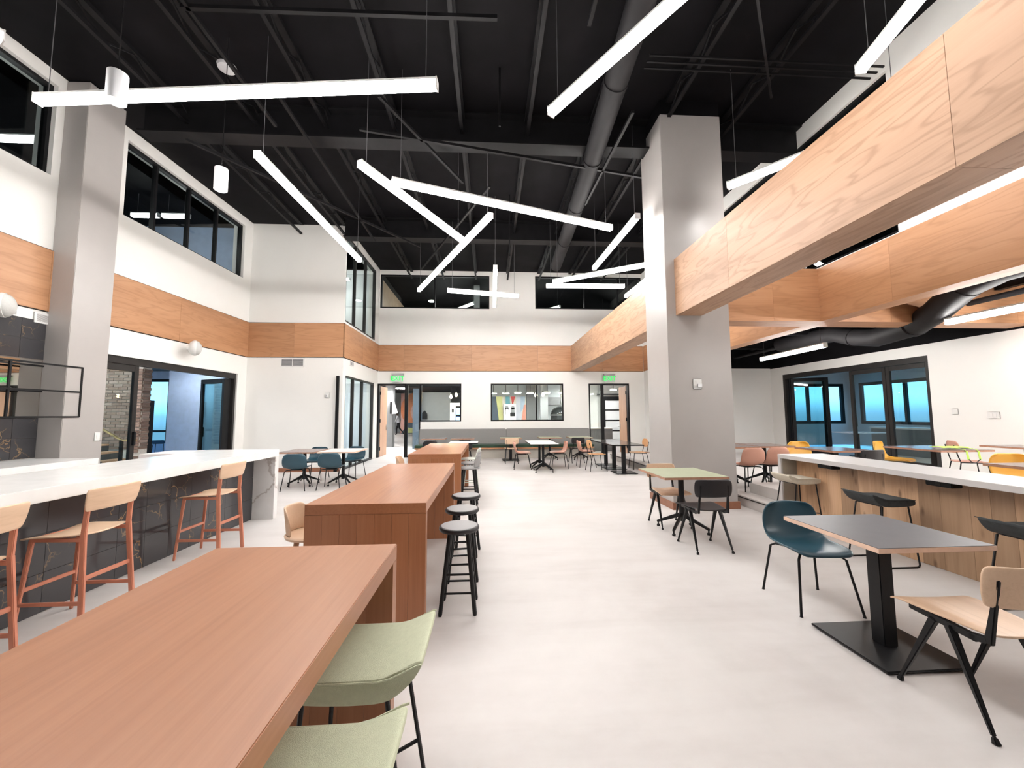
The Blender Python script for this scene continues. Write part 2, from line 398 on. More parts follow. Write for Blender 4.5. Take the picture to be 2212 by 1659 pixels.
# ------------------------------------------------------------------ setting
CZ = 6.85; BZ0, BZ1 = 3.10, 4.04; FY = 14.4; PZ = .165; RX = 5.82; RW = 9.95
struct(bx(-15, 17, -5, 37, -.12, 0).build('floor', 'concrete_floor'))
# platform on the right and its low kerb box
pl_ = struct(bx(4.37, RW+5, -4.2, 13.3, 0.001, PZ).build('platform', 'concrete_floor'))
struct(bx(4.12, 4.37, 5.45, 13.3, 0.001, PZ).build('step', 'concrete_step'))
bx(4.112, 4.12, 5.45, 13.3, PZ-.034, PZ-.02).build('nosing_strip', 'gap_dark', bpy.data.objects['step'])
kb = tag(bx(4.42, 5.3, 5.55, 6.55, PZ, PZ+.165).build('kerb_block', 'concrete_step', bevel=.004), 'low grey concrete block on the platform behind the white counter end', 'kerb')
# main ceiling with joists, girders and services
ceil = struct(bx(-7.6, RX+.2, -4.4, FY+.2, CZ, CZ+.2).build('ceiling', 'ceiling_black'))
for i in range(9):
    x = -5.2 + i*1.18; ye = 10.9 if x < -3.9 else FY
    jb = MB().box(x-.05, x+.05, -4.2, ye, CZ-.06, CZ).box(x-.03, x+.03, -4.2, ye, CZ-.32, CZ-.28)
    y = -4.2
    while y < ye-.9:
        jb.bar((x, y, CZ-.05), (x, y+.45, CZ-.29), .022, .022).bar((x, y+.45, CZ-.29), (x, y+.9, CZ-.05), .022, .022); y += .9
    jb.build('joist', 'steel_black', ceil)
for y in (-1.5, 2.6, 6.75, 10.6):
    gx = -3.9 if y > 10 else -5.9
    MB().box(gx, RX, y-.15, y+.15, CZ-.56, CZ-.53).box(gx, RX, y-.15, y+.15, CZ-.03, CZ).box(gx, RX, y-.01, y+.01, CZ-.53, CZ-.03).build('girder', 'steel_black', ceil)
def strut(p, q, w_=.045): MB().bar(p, q, w_, w_).build('conduit', 'steel_black', ceil)
SZ = 6.15
strut((-3.42, 3.6, SZ), (-3.42, 6.2, SZ)); strut((-3.05, 5.6, SZ), (-3.05, 10.4, SZ)); strut((-1.6, 5.5, SZ), (-.52, 7.6, SZ))
strut((2.22, 5.6, SZ), (2.14, 8.3, SZ)); strut((.02, 7.7, SZ), (-2.15, 12.4, SZ)); strut((-5.1, 6.6, SZ), (-1.9, 10.7, SZ))
strut((-2.1, 6.2, SZ), (3.3, 7.3, SZ)); strut((-3.5, 4.35, SZ), (.1, 4.28, SZ)); strut((.17, 5.7, CZ), (.17, 5.7, 5.9), .03); strut((.5, 9.2, CZ), (.5, 9.2, 5.3), .025)
strut((3.0, 3.9, 6.3), (4.3, 5.4, 6.3), .03); strut((2.2, 4.9, 6.4), (5.6, 4.9, 6.4), .022); strut((2.2, 5.0, 6.4), (5.6, 5.0, 6.4), .022); strut((2.2, 5.1, 6.4), (5.6, 5.1, 6.4), .022); strut((1.2, 2.2, SZ), (1.2, 4.3, SZ))
dk = tag(MB().tube([(1.6, -2, 6.25), (1.75, 4.0, 6.25), (1.95, 7.2, 6.25), (2.15, 12.2, 6.25)], .17, 20).build('spiral_duct', 'duct_black', smooth=True), 'long round black duct running away under the black ceiling', 'duct')
for y, x in ((5.2, 1.82), (6.9, 1.93), (8.6, 2.0), (10.4, 2.08)):
    MB().tube([(x, y-.03, 6.25), (x, y+.03, 6.25)], .185, 20).build('duct_collar', 'duct_black', dk, smooth=True)
for i, (x, y, lab) in enumerate(((-3.68, 5.4, 'grey round sensor hanging from the black ceiling above the left counter'), (-.5, 4.15, 'grey sensor under the ceiling above the nearest long light bar'))):
    t = thing('ceiling_sensor', lab, 'sensor', (x, y, 6.35)); MB().lathe([(.02, .0), (.11, .02), (.12, .06), (.05, .09)], 20).build('housing', 'grille_grey', t, smooth=True); MB().tube([(0, 0, .08), (0, 0, .5)], .012, 6).build('stem', 'duct_black', t)
# --- left wall
lw = on_left(struct(holes_wall(-15.3, .2, 0, CZ, [(-4.1, -.35, -1, 2.6), (-3.67, -.33, 5.18, 6.62), (-9.0, -4.83, 5.2, 6.65)], -.30, 0, 'X').build('wall_left', 'wall')))
# --- wall B facing the camera at the end of the left wall, with wooden skirting
wb = struct(bx(-6.84, -4.25, 11.0, 11.25, 0, CZ).build('wall_back_left', 'wall'))
struct(bx(-6.5, -4.02, 10.975, 11.0, 0, .11).build('baseboard_back_left', 'skirt'))
# --- glazed side wall running away at X = -4
gs = struct(holes_wall(11.0, FY, 0, CZ, [(11.2, 13.95, -1, 2.62), (11.05, 13.95, 4.12, 6.62)], -4.25, -4.0, 'X').build('wall_glazed_side', 'wall'))
# --- far wall
FH = [(-4.0, -2.48, -1, 2.64), (-2.5, -1.0, 1.26, 2.64), (.07, 2.75, 1.26, 2.64), (3.70, 5.23, -1, 2.64), (-3.97, .02, 5.42, 6.68), (1.74, RX-.02, 5.45, 6.70)]
fw_ = struct(holes_wall(-4.0, RX+.2, 0, CZ, FH, FY, FY+.25, 'Y').build('wall_far', 'wall'))
struct(bx(5.25, RX, FY-.025, FY, 0, .11).build('baseboard_far', 'skirt'))
# --- right: upper wall above the platform, far side wall, recessed wall, right wall
holes_r = [(5.08, 13.9, BZ1+.02, 6.52)]
struct(holes_wall(-4.2, FY, BZ0+.06, CZ, holes_r, RX, RX+.25, 'X').build('wall_upper_right', 'wall'))
struct(bx(RX, RX+.25, 12.9, FY, 0, BZ0).build('wall_far_side', 'wall')); struct(bx(RX-.025, RX, 12.9, FY, 0, .11).build('baseboard_far_side', 'skirt'))
struct(bx(RX+.25, RW+.3, 13.3, 13.55, 0, 3.08).build('wall_recess', 'wall'))
struct(bx(RX+.25, RW+.3, 13.3, 13.55, 3.08, 4.1).build('wall_recess_top', 'ceiling_black'))
struct(holes_wall(-4.2, 13.3, 0, 3.06, [(8.3, 12.75, -1, 2.80)], RW, RW+.25, 'X').build('wall_right', 'wall'))
struct(bx(RW, RW+.25, -4.2, 13.3, 3.06, 4.1).build('wall_right_top', 'ceiling_black'))
struct(bx(RX+.02, RW+.25, -4.2, 13.55, 3.95, 4.1).build('ceiling_low', 'ceiling_black'))
lowc = bpy.data.objects['ceiling_low']
for y in (5.0, 7.5, 9.8, 12.0): bx(RX+.3, RW, y-.1, y+.1, 3.55, 3.95).build('girder', 'steel_black', lowc)
for x in (7.0, 8.2, 9.2): bx(x-.06, x+.06, -4, 13.3, 3.7, 3.95).build('joist', 'steel_black', lowc)
MB().tube([(8.6, -3, 3.45), (8.6, 13.2, 3.45)], .05, 10).build('pipe', 'duct_black', lowc, smooth=True)
# --- back of the room behind the camera
struct(bx(-7.7, RW+.25, -4.4, -4.2, 0, CZ).build('wall_rear', 'room_grey'))
# --- wood bands round the room
def band(name, plane, u0, u1, t0, t1, mat, left=False, plen=2.44, off=0.0, flip=1):
    """dark backing rail with one veneer board per panel"""
    bk = struct((bx(u0, u1, t0, (t0+t1)/2, BZ0-.012, BZ1+.012) if plane == 'Y' else bx(t0, (t0+t1)/2, u0, u1, BZ0-.012, BZ1+.012)).build(name, 'gap_dark'))
    cuts = [u0]; u = u0+off if off else u0+plen
    while u < u1-.05: cuts.append(u); u += plen
    cuts.append(u1); a, c = sorted(((t0*.8+t1*.2), t1))
    for p, q in zip(cuts, cuts[1:]):
        (bx(p+.002, q-.002, a, c, BZ0, BZ1) if plane == 'Y' else bx(a, c, p+.002, q-.002, BZ0, BZ1)).build('panel', mat, bk)
    return on_left(bk) if left else bk
band('trim_1', 'X', -15.2, -.03, .002, .03, 'oak_Y', left=True, off=.7)
band('trim_2', 'Y', -6.565, -3.97, 10.998, 10.97, 'oak_X', off=1.25)
band('trim_3', 'X', 10.97, FY-.03, -3.998, -3.97, 'oak_Y', off=1.6)
band('trim_4', 'Y', -3.97, RX-.03, FY-.002, FY-.03, 'oak_X', off=.9)
def beam(name, x0, x1, y0, y1, axis, mat, off=0.0, plen=2.44):
    core = struct(bx(x0+.02, x1-.02, y0+.02, y1-.02, BZ0+.02, BZ1-.002).build(name, 'gap_dark'))
    lo, hi = (y0, y1) if axis == 'Y' else (x0, x1); cuts = [lo]; u = lo+off if off else lo+plen
    while u < hi-.05: cuts.append(u); u += plen
    cuts.append(hi)
    for p, q in zip(cuts, cuts[1:]):
        p, q = p+.0015, q-.0015
        if axis == 'Y':
            bx(x0, x0+.018, p, q, BZ0, BZ1).build('panel', mat, core); bx(x1-.018, x1, p, q, BZ0, BZ1).build('panel', mat, core); bx(x0+.018, x1-.018, p, q, BZ0, BZ0+.018).build('panel', mat, core)
        else:
            bx(p, q, y0, y0+.018, BZ0, BZ1).build('panel', mat, core); bx(p, q, y1-.018, y1, BZ0, BZ1).build('panel', mat, core); bx(p, q, y0+.018, y1-.018, BZ0, BZ0+.018).build('panel', mat, core)
    return core
beam('trim_5', 3.05, 3.48, -4.1, 6.15, 'Y', 'beam_oak_Y', off=1.5)
beam('trim_6', 3.05, 3.48, 7.0, FY-.03, 'Y', 'beam_oak_Y', off=1.2)
beam('trim_7', 3.95, RX-.02, 6.45, 6.88, 'X', 'oak_X', off=1.0)
beam('trim_8', RX-.02, RX+.29, -4.1, FY-.03, 'Y', 'oak_Y', off=2.0)
beam('trim_9', RX+.29, RW-.02, 6.45, 6.88, 'X', 'oak_X', off=1.0)
# --- columns
def column(x0, x1, y0, y1, label, ztop, left=False):
    t = thing('column', label, 'column')
    bx(x0, x1, y0, y1, 0, ztop).build('shaft', 'column_grey', t, bevel=.006)
    bx(x0+.01, x1-.01, y0+.01, y1-.01, ztop, CZ).build('head', 'ceiling_black', t)
    return t
cr = column(2.9, 3.95, 6.15, 7.0, 'big square grey column with wooden skirting between the two wood beams', 6.58)
for i, q in enumerate(((2.878, 3.972, 6.128, 6.15), (2.878, 3.972, 7.0, 7.022), (2.878, 2.9, 6.15, 7.0), (3.95, 3.972, 6.15, 7.0))):
    bx(*q, 0, .11).build('skirting', 'skirt', cr)
cl = column(-.0, .36, -4.72, -4.11, 'tall grey column standing against the left wall beside the dark tiles', CZ-.02); on_left(cl)
# --- windows in the walls
window(-3.67, -.33, 5.18, 6.62, (-2.95, -2.1, -1.25), -.12, 'X', gmat='glass_smoke', left=True)
window(-9.0, -4.83, 5.2, 6.65, (-7.4, -6.1), -.12, 'X', gmat='glass_smoke', left=True)
window(11.05, 13.95, 4.12, 6.62, (11.9, 12.9), -4.06, 'X', mat='frame_dark', gmat='glass')
window(11.2, 13.95, 0.0, 2.62, (11.95, 12.8), -4.06, 'X', mat='frame_dark', gmat='glass')
window(-3.97, .02, 5.42, 6.68, (-2.0,), FY+.06, 'Y', gmat='glass')
window(1.74, RX-.02, 5.45, 6.70, (3.6, 4.9), FY+.06, 'Y', gmat='glass')
window(-2.48, -1.0, 1.26, 2.64, (), FY+.05, 'Y', gmat='glass')
window(.07, 2.75, 1.26, 2.64, (1.75,), FY+.05, 'Y', gmat='glass')
window(-2.97, -2.46, 0.0, 2.64, (), FY+.05, 'Y', gmat='glass')
window(3.70, 4.20, 0.0, 2.64, (), FY+.05, 'Y', gmat='glass')
window(5.08, 13.9, BZ1+.02, 6.52, (7.3, 9.5, 11.7), RX+.1, 'X', gmat='glass_smoke')
def door_frame(name, u0, u1): 
    return struct(MB().box(u0, u0+.06, FY-.01, FY+.15, 0, 2.64).box(u1-.06, u1, FY-.01, FY+.15, 0, 2.64).box(u0, u1, FY-.01, FY+.15, 2.58, 2.64).build(name, 'frame_black'))
def leaf(fr, hx, ang, side):
    o = bx(0, .94*side, 0, .045, .01, 2.56).build('leaf', 'door_wood', fr); o.location = (hx, FY+.17, 0); o.rotation_euler = (0, 0, ang)
    h = MB().tube([(.86*side, -.01, 1.02), (.86*side, -.07, 1.02), (.74*side, -.07, 1.02)], .012, 8).box(.84*side-.03, .84*side+.03, -.012, 0, .94, 1.14).build('handle', 'steel_plain', o)
    for z in (.3, 1.3, 2.3): bx(-.02*side-.02, -.02*side+.02, -.02, .02, z-.06, z+.06).build('hinge', 'black_metal', o)
d1 = door_frame('door_1', -4.0, -2.97); leaf(d1, -3.93, math.radians(90), 1)
d2 = door_frame('door_2', 4.20, 5.23); leaf(d2, 5.16, math.radians(-93), -1)
# black stile standing at the end of the white wall
t = tag(bx(-4.14, -4.07, 10.90, 10.97, 0, 2.58).build('door_stile', 'frame_black', bevel=.004), 'narrow black vertical post at the end of white wall beside storefront', 'post')
# --- folding doors on the left
def leaf_panel(w_, h_, mat, parent, loc, rz, gm='glass_tint'):
    f = MB().box(0, .09, -.03, .03, 0, h_).box(w_-.09, w_, -.03, .03, 0, h_).box(.09, w_-.09, -.03, .03, h_-.11, h_).box(.09, w_-.09, -.03, .03, 0, .16).build('leaf', mat, parent, bevel=.004)
    f.location = loc; f.rotation_euler = (0, 0, rz); bx(.08, w_-.08, -.006, .006, .15, h_-.10).build('pane', gm, f); bx(w_-.06, w_-.02, -.07, -.03, .95, 1.2).build('handle', 'black_metal', f)
    return f
fd = on_left(struct(MB().box(-.16, -.04, -4.1, -.35, 2.47, 2.6).box(-.16, -.04, -.42, -.35, 0, 2.47).build('door_3', 'frame_dark')))
leaf_panel(1.02, 2.45, 'frame_dark', fd, (-.1, -4.08, .01), PI/2)
for k, a in enumerate((100, 97, 94)): leaf_panel(1.02, 2.45, 'frame_black', fd, (-.12, -.46-.075*k, .01), math.radians(a+60))
# --- folding doors on the right
fr = struct(MB().box(RW+.02, RW+.16, 8.3, 12.75, 2.66, 2.80).box(RW+.02, RW+.16, 8.3, 8.36, PZ, 2.66).box(RW+.02, RW+.16, 12.65, 12.75, PZ, 2.66).build('door_4', 'frame_dark'))
leaf_panel(1.0, 2.48, 'frame_dark', fr, (RW+.09, 8.33, PZ+.01), PI/2); leaf_panel(1.0, 2.48, 'frame_dark', fr, (RW+.09, 9.34, PZ+.01), PI/2)
for k in range(2): leaf_panel(1.0, 2.48, 'frame_black', fr, (RW+.1, 12.6-.08*k, PZ+.01), math.radians(-25-4*k))
# --- rooms beyond the glass
def room(name, x0, x1, y0, y1, z0, z1, mat, holes=None, cm='room_dark', skip='', floor=False):
    """shell of a neighbouring room: walls, ceiling (and floor) as structure"""
    b_ = MB(); t_ = .1
    for s_, q in (('W', (x0-t_, x0, y0, y1)), ('E', (x1, x1+t_, y0, y1)), ('S', (x0, x1, y0-t_, y0)), ('N', (x0, x1, y1, y1+t_))):
        if s_ in skip: continue
        hs = (holes or {}).get(s_, [])
        hw = holes_wall(*((q[2], q[3]) if s_ in 'WE' else (q[0], q[1])), z0, z1, hs, *((q[0], q[1]) if s_ in 'WE' else (q[2], q[3])), 'X' if s_ in 'WE' else 'Y')
        k = len(b_.v); b_.v += hw.v; b_.f += [tuple(i+k for i in f) for f in hw.f]
    w_ = struct(b_.build('wall_'+name, mat)); struct(bx(x0-t_, x1+t_, y0-t_, y1+t_, z1, z1+.1).build('ceiling_'+name, cm))
    if floor: struct(bx(x0, x1, y0, y1, z0-.08, z0).build('floor_'+name, 'room_grey'))
    return w_
room('left_room', -14.5, -6.95, 2.0, 15.5, 0, 3.2, 'daylight_blue_wall', {'W': [(2.4, 15.2, .9, 2.9)], 'N': [(-14.3, -10.6, .5, 2.9)]}, skip='E')
room('right_room', RW+.25, 15.5, 5.0, 16.0, PZ, 3.3, 'wall_room', {'E': [(5.4, 15.6, 1.05, 2.75)], 'N': [(10.6, 15.2, 1.05, 2.75)]}, skip='W')
room('far_room', -10.4, 9.9, FY+.25, 36, 0, 3.5, 'wall_room', {}, skip='S', cm='room_dark')
room('side_room', -6.8, -4.27, 11.27, FY+.1, 0, 3.2, 'wall_room', skip='E')
room('upper_left', -13, -6.95, 0.0, 11.3, 4.2, CZ, 'daylight_blue_wall', skip='E', floor=True, cm='ceiling_black')
room('upper_side', -6.8, -4.27, 11.27, FY+.1, 4.1, CZ, 'wall_room', skip='E', floor=True, cm='wall_room')
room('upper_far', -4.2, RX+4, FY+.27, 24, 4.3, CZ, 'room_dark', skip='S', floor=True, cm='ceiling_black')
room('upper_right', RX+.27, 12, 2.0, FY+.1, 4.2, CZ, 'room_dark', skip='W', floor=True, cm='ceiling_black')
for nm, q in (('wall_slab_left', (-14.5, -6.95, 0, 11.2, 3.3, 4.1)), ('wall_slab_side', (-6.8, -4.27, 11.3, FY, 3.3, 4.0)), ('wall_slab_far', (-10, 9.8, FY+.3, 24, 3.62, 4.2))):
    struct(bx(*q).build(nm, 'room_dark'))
window(-14.3, -10.6, .5, 2.9, (-13.2, -12.0), 15.55, 'Y', gmat='glass', fw=.1, rails=(.95,))
window(2.4, 15.2, .9, 2.9, (5.0, 7.5, 10.0, 12.6), -14.55, 'X', gmat='glass', fw=.1)
window(5.4, 15.6, 1.05, 2.75, (6.8, 8.2, 9.6, 11.0, 12.4, 13.8), 15.55, 'X', gmat='glass', fw=.12, rails=())
window(10.6, 15.2, 1.05, 2.75, (12.0, 13.6), 16.05, 'Y', gmat='glass', fw=.12)
# ------------------------------------------------------------------ light fittings
def rot_to(p, q): return math.atan2(q[1]-p[1], q[0]-p[0])
def linear_light(p, q, label, mat='lamp', zc=None, w_=.095, cab=True, group='linear light bars hanging at odd angles'):
    """slim housing with a diffuser below, end caps and two hanging cables"""
    p, q = Vector(p), Vector(q); L = (q-p).length; c = (p+q)/2
    t = thing('linear_pendant', label, 'pendant light', c, rot_to(p, q), group); h = L/2
    bx(-h, h, -w_/2, w_/2, .035, .065).build('housing', 'white_paint', t, bevel=.004)
    MB().prism([(-w_*.48, .036), (w_*.48, .036), (w_*.48, -.022), (w_*.36, -.042), (-w_*.36, -.042), (-w_*.48, -.022)], -h+.008, h-.008, 'YZ').build('diffuser', mat, t)
    for s_ in (-1, 1):
        bx(s_*h-.006, s_*h+.006, -w_/2-.002, w_/2+.002, -.043, .067).build('end_cap', 'white_paint', t)
        if cab: MB().tube([(s_*(h-.12), 0, .05), (s_*(h-.12), 0, (zc or CZ)-c.z)], .004, 5).build('cable', 'soffit_grey', t)
    return t
ZL = 5.0
LL = [('A', (-5.0, 4.41), (-.55, 3.97), 'long light bar crossing the upper left of the hall, nearest the left windows'),
 ('B', (.72, 4.29), (2.9, 1.05), 'light bar slanting out of the top edge just left of the grey column'),
 ('C', (3.80, 3.55), (3.3, 1.4), 'light bar above the big near wood beam, leaving by the top right'),
 ('D', (-3.11, 5.23), (-2.92, 8.84), 'light bar in front of the white bump-out wall, left of the other hanging bars'),
 ('E', (-1.80, 5.36), (-.55, 7.69), 'light bar whose far end meets the crossing bar in the middle of the ceiling'),
 ('F', (-1.45, 5.76), (2.31, 7.07), 'long light bar running left to right over the middle of the hall'),
 ('G', (-1.96, 10.96), (.03, 6.71), 'light bar slanting down to the left in front of the upper left far window'),
 ('H', (.155, 9.15), (.18, 12.5), 'light bar seen end on, pointing straight at the far wall'),
 ('I', (-1.11, 10.49), (.84, 10.91), 'short level light bar crossing the one that points at the far wall'),
 ('J', (2.53, 9.10), (2.64, 6.60), 'light bar just left of the grey column, slanting down toward the far wall'),
 ('K', (1.70, 10.10), (4.3, 8.45), 'light bar passing behind the grey column in front of the far right window'),
 ('L', (1.57, 10.44), (3.72, 10.39), 'level light bar in front of the upper right far window'),
 ('M', (4.08, 11.27), (4.16, 8.9), 'light bar low above the far wood beam, half behind the grey column'),
 ('N', (3.69, 5.62), (4.95, 4.1), 'light bar between the grey column and the near wood beam'),
 ('O', (-2.9, 1.2), (-1.42, 2.95), 'light bar of which only the end shows at the top left edge'),
 ('P', (-4.50, 3.66), (-6.0, 1.2), 'light bar at the left edge by the upper window'),
 ('Q', (-2.2, .7), (1.3, .2), 'added fill bar hanging straight above the viewer')]  # this last bar is added out of view to light the foreground
for k, p, q, lab in LL:
    z_ = 4.85 if k == 'I' else ZL
    linear_light((*p, z_), (*q, z_), lab)
for p, q, lab in (((7.43, 10.24), (7.31, 8.06), 'light bar under the low black ceiling in front of the right folding doors'), ((7.48, 5.91), (7.52, 3.2), 'light bar under the low black ceiling at the right edge'), ((7.5, 1.2), (7.5, -1.6), 'added fill bar over the platform behind the viewer'), ((9.2, 5.9), (9.2, 3.4), 'added fill bar over the platform close to the right wall')):  # last two bars are out of view, added to brighten the platform
    linear_light((*p, 2.97), (*q, 2.97), lab, 'lamp_low', zc=3.95, group='light bars over the platform')
# cylinder pendants over the left counter
def cyl_pendant(loc, lab):
    t = thing('cylinder_pendant', lab, 'pendant light', loc, 0, 'chrome cylinder pendants over the left counter')
    MB().lathe([(.02, .30), (.076, .298), (.08, .294), (.08, .0), (.072, .0), (.072, .03), (.02, .04)], 28).build('shade', 'satin_steel', t, smooth=True)
    MB().lathe([(.01, .022), (.070, .02), (.070, .002), (.05, -.014), (.01, -.018)], 24).build('lens', 'cyl_glow', t, smooth=True)
    MB().tube([(0, 0, .29), (0, 0, CZ-loc[2])], .006, 6).build('stem', 'chrome', t); return t
cyl_pendant((-3.62, 3.82, 4.55), 'chrome cylinder pendant nearer the viewer, above the left counter')
cyl_pendant((-3.62, 5.32, 4.55), 'chrome cylinder pendant above the far end of the left counter')
cyl_pendant((-3.62, 2.3, 4.55), 'chrome cylinder pendant above the near end of the left counter')
# low duct over the platform
t = thing('round_duct', 'thick black round duct bending down under the low right ceiling', 'duct')
MB().tube([(8.5, 10.9, 3.5), (8.5, 9.1, 3.45), (8.45, 8.5, 3.25), (8.35, 7.9, 3.12), (7.9, 6.75, 3.12), (7.5, 6.05, 3.2), (7.2, 5.4, 3.42), (7.1, 4.9, 3.5), (7.1, 3.4, 3.5), (7.1, 0, 3.5)], .2, 18).build('pipe', 'duct_black', t, smooth=True)
for p, q in (((8.46, 8.55, 3.27), (8.44, 8.47, 3.24)), ((7.9, 6.78, 3.12), (7.86, 6.70, 3.12)), ((7.22, 5.45, 3.41), (7.19, 5.37, 3.43))): MB().tube([p, q], .215, 18).build('collar', 'duct_black', t, smooth=True)
# ------------------------------------------------------------------ wall fittings
def wall_plate(name, lab, cat, loc, rz, w_, h_, mat='white_plastic', parts=()):
    """local: face towards -Y"""
    t = thing(name, lab, cat, loc, rz); bx(-w_/2, w_/2, -.012, 0, -h_/2, h_/2).build('plate', mat, t, bevel=.006)
    for nm, q, m_ in parts: bx(*q).build(nm, m_, t, bevel=.003)
    return t
wall_plate('fire_strobe', 'small white fire strobe on the white wall left of the storefront', 'strobe', (-4.40, 11.0, 2.05), 0, .13, .16, parts=(('lens', (-.035, .03, -.05, -.012, -.05, .02), 'white_paint'), ('lamp', (-.015, .02, -.058, -.05, -.02, .005), 'grille_grey')))
wall_plate('fire_strobe', 'white fire strobe with clear lens on the grey column', 'strobe', (3.36, 6.15, 1.98), 0, .15, .17, parts=(('body', (-.035, .06, -.03, -.012, -.03, .055), 'white_plastic'), ('lens', (-.02, .05, -.06, -.03, -.055, -.005), 'steel_plain')))
wall_plate('light_switch', 'white switch on the grey column by the left wall', 'switch', lw_pt(.36, -4.2, 1.18), LW_A+PI/2, .09, .14, parts=(('rocker', (-.02, .02, -.018, -.012, -.035, .035), 'white_paint'),))
wall_plate('wall_socket', 'blank white plate on the right wall beside the folding doors', 'socket', (RW, 7.86, 1.52), -PI/2, .12, .13)
wall_plate('wall_socket', 'double white socket on the right wall furthest from the folding doors', 'socket', (RW, 7.22, 1.44), -PI/2, .20, .14, parts=(('outlet', (-.05, -.01, -.016, -.012, -.04, .04), 'white_paint'), ('outlet', (.01, .05, -.016, -.012, -.04, .04), 'white_paint')))
def grille(lab, loc, rz, w_, h_, slats, split=0):
    t = thing('air_grille', lab, 'vent', loc, rz); bx(-w_/2, w_/2, -.004, 0, -h_/2, h_/2).build('backing', 'dark_slot', t); g = .025
    MB().box(-w_/2, w_/2, -.015, 0, h_/2-g, h_/2).box(-w_/2, w_/2, -.015, 0, -h_/2, -h_/2+g).box(-w_/2, -w_/2+g, -.015, 0, -h_/2+g, h_/2-g).box(w_/2-g, w_/2, -.015, 0, -h_/2+g, h_/2-g).build('frame', 'white_paint', t)
    for i in range(slats):
        z = -h_/2+g+(h_-2*g)*(i+.5)/slats; sbox('slat', (w_-2*g, .012, (h_-2*g)/slats*.55), 'grille_grey' if split else 'white_paint', t, (0, -.008, z))
    for i in range(split): x = -w_/2+w_*(i+1)/(split+1); bx(x-.006, x+.006, -.016, -.003, -h_/2+g, h_/2-g).build('divider', 'white_paint', t)
    return t
grille('grey return air grille under the wood band on the white bump-out', (-5.35, 11.0, 2.95), 0, .62, .24, 8, 1)
grille('small square air grille above the glazed storefront', (-4.0, 11.68, 3.0), PI/2, .3, .15, 4, 1)
grille('white air grille above the dark wall tiles', lw_pt(.012, -4.74, 2.975), LW_A+PI/2, .30, .16, 8)
def speaker(lab, loc, rz):
    t = thing('wall_speaker', lab, 'speaker', loc, rz, 'white ball speakers on the left wall')      # wall face is local -X
    pr = [(.001, -.15)] + [(.165*math.cos(a), .165*math.sin(a)) for a in [math.radians(d) for d in range(-60, 15, 8)]]
    MB().lathe([(.02, -.118)]+[(.165*math.cos(math.radians(d)), .12*math.sin(math.radians(d))) for d in range(-78, 11, 8)], 28, axis='Y').build('shell', 'white_plastic', t, smooth=True)
    MB().lathe([(.160*math.cos(math.radians(d)), .116*math.sin(math.radians(d))) for d in range(6, 90, 8)], 28, axis='Y').build('grille', 'speaker_grille', t, smooth=True)
    MB().lathe([(.03, -.15), (.055, -.145), (.06, -.11)], 20, axis='Y').build('back_boss', 'white_plastic', t, smooth=True)
    MB().tube([(-.28, 0, 0), (-.18, -.04, .0), (0, -.135, 0)], .022, 8).box(-.30, -.28, -.05, .05, -.06, .06).build('bracket', 'white_plastic', t, smooth=True)
    return t
speaker('white ball speaker on the wall above the left folding doors', (-6.33, 8.8, 2.97), math.radians(-55))
speaker('white ball speaker at the left edge in front of the wood band', (-6.42, 5.5, 2.98), math.radians(-55))
def text_mesh(txt, size, depth, mat, parent, loc, rot, name='lettering'):
    cu = bpy.data.curves.new(name, 'FONT'); cu.body = txt; cu.size = size; cu.extrude = depth; cu.align_x = 'CENTER'; cu.align_y = 'CENTER'
    o = bpy.data.objects.new('tmp', cu); C.objects.link(o); dg = bpy.context.evaluated_depsgraph_get()
    me = bpy.data.meshes.new_from_object(o.evaluated_get(dg)); bpy.data.objects.remove(o); bpy.data.curves.remove(cu)
    me.materials.clear(); ob = link(name, me, mat, parent); ob.location = loc; ob.rotation_euler = rot; return ob
def exit_sign(x, lab):
    t = thing('exit_sign', lab, 'exit sign', (x, FY-.1, 2.83), 0, 'green exit signs over the far doors')
    bx(-.21, .21, -.05, .1, .10, .17).build('canopy', 'grille_grey', t, bevel=.004); bx(-.19, .19, -.012, .012, -.14, .10).build('panel', 'exit_panel', t)
    text_mesh('EXIT', .235, .006, 'exit_green', t, (0, -.018, -.015), (PI/2, 0, 0)); return t
exit_sign(-3.27, 'green lit exit sign above the open door on the left of the far wall'); exit_sign(4.47, 'green lit exit sign above the open door on the right of the far wall')
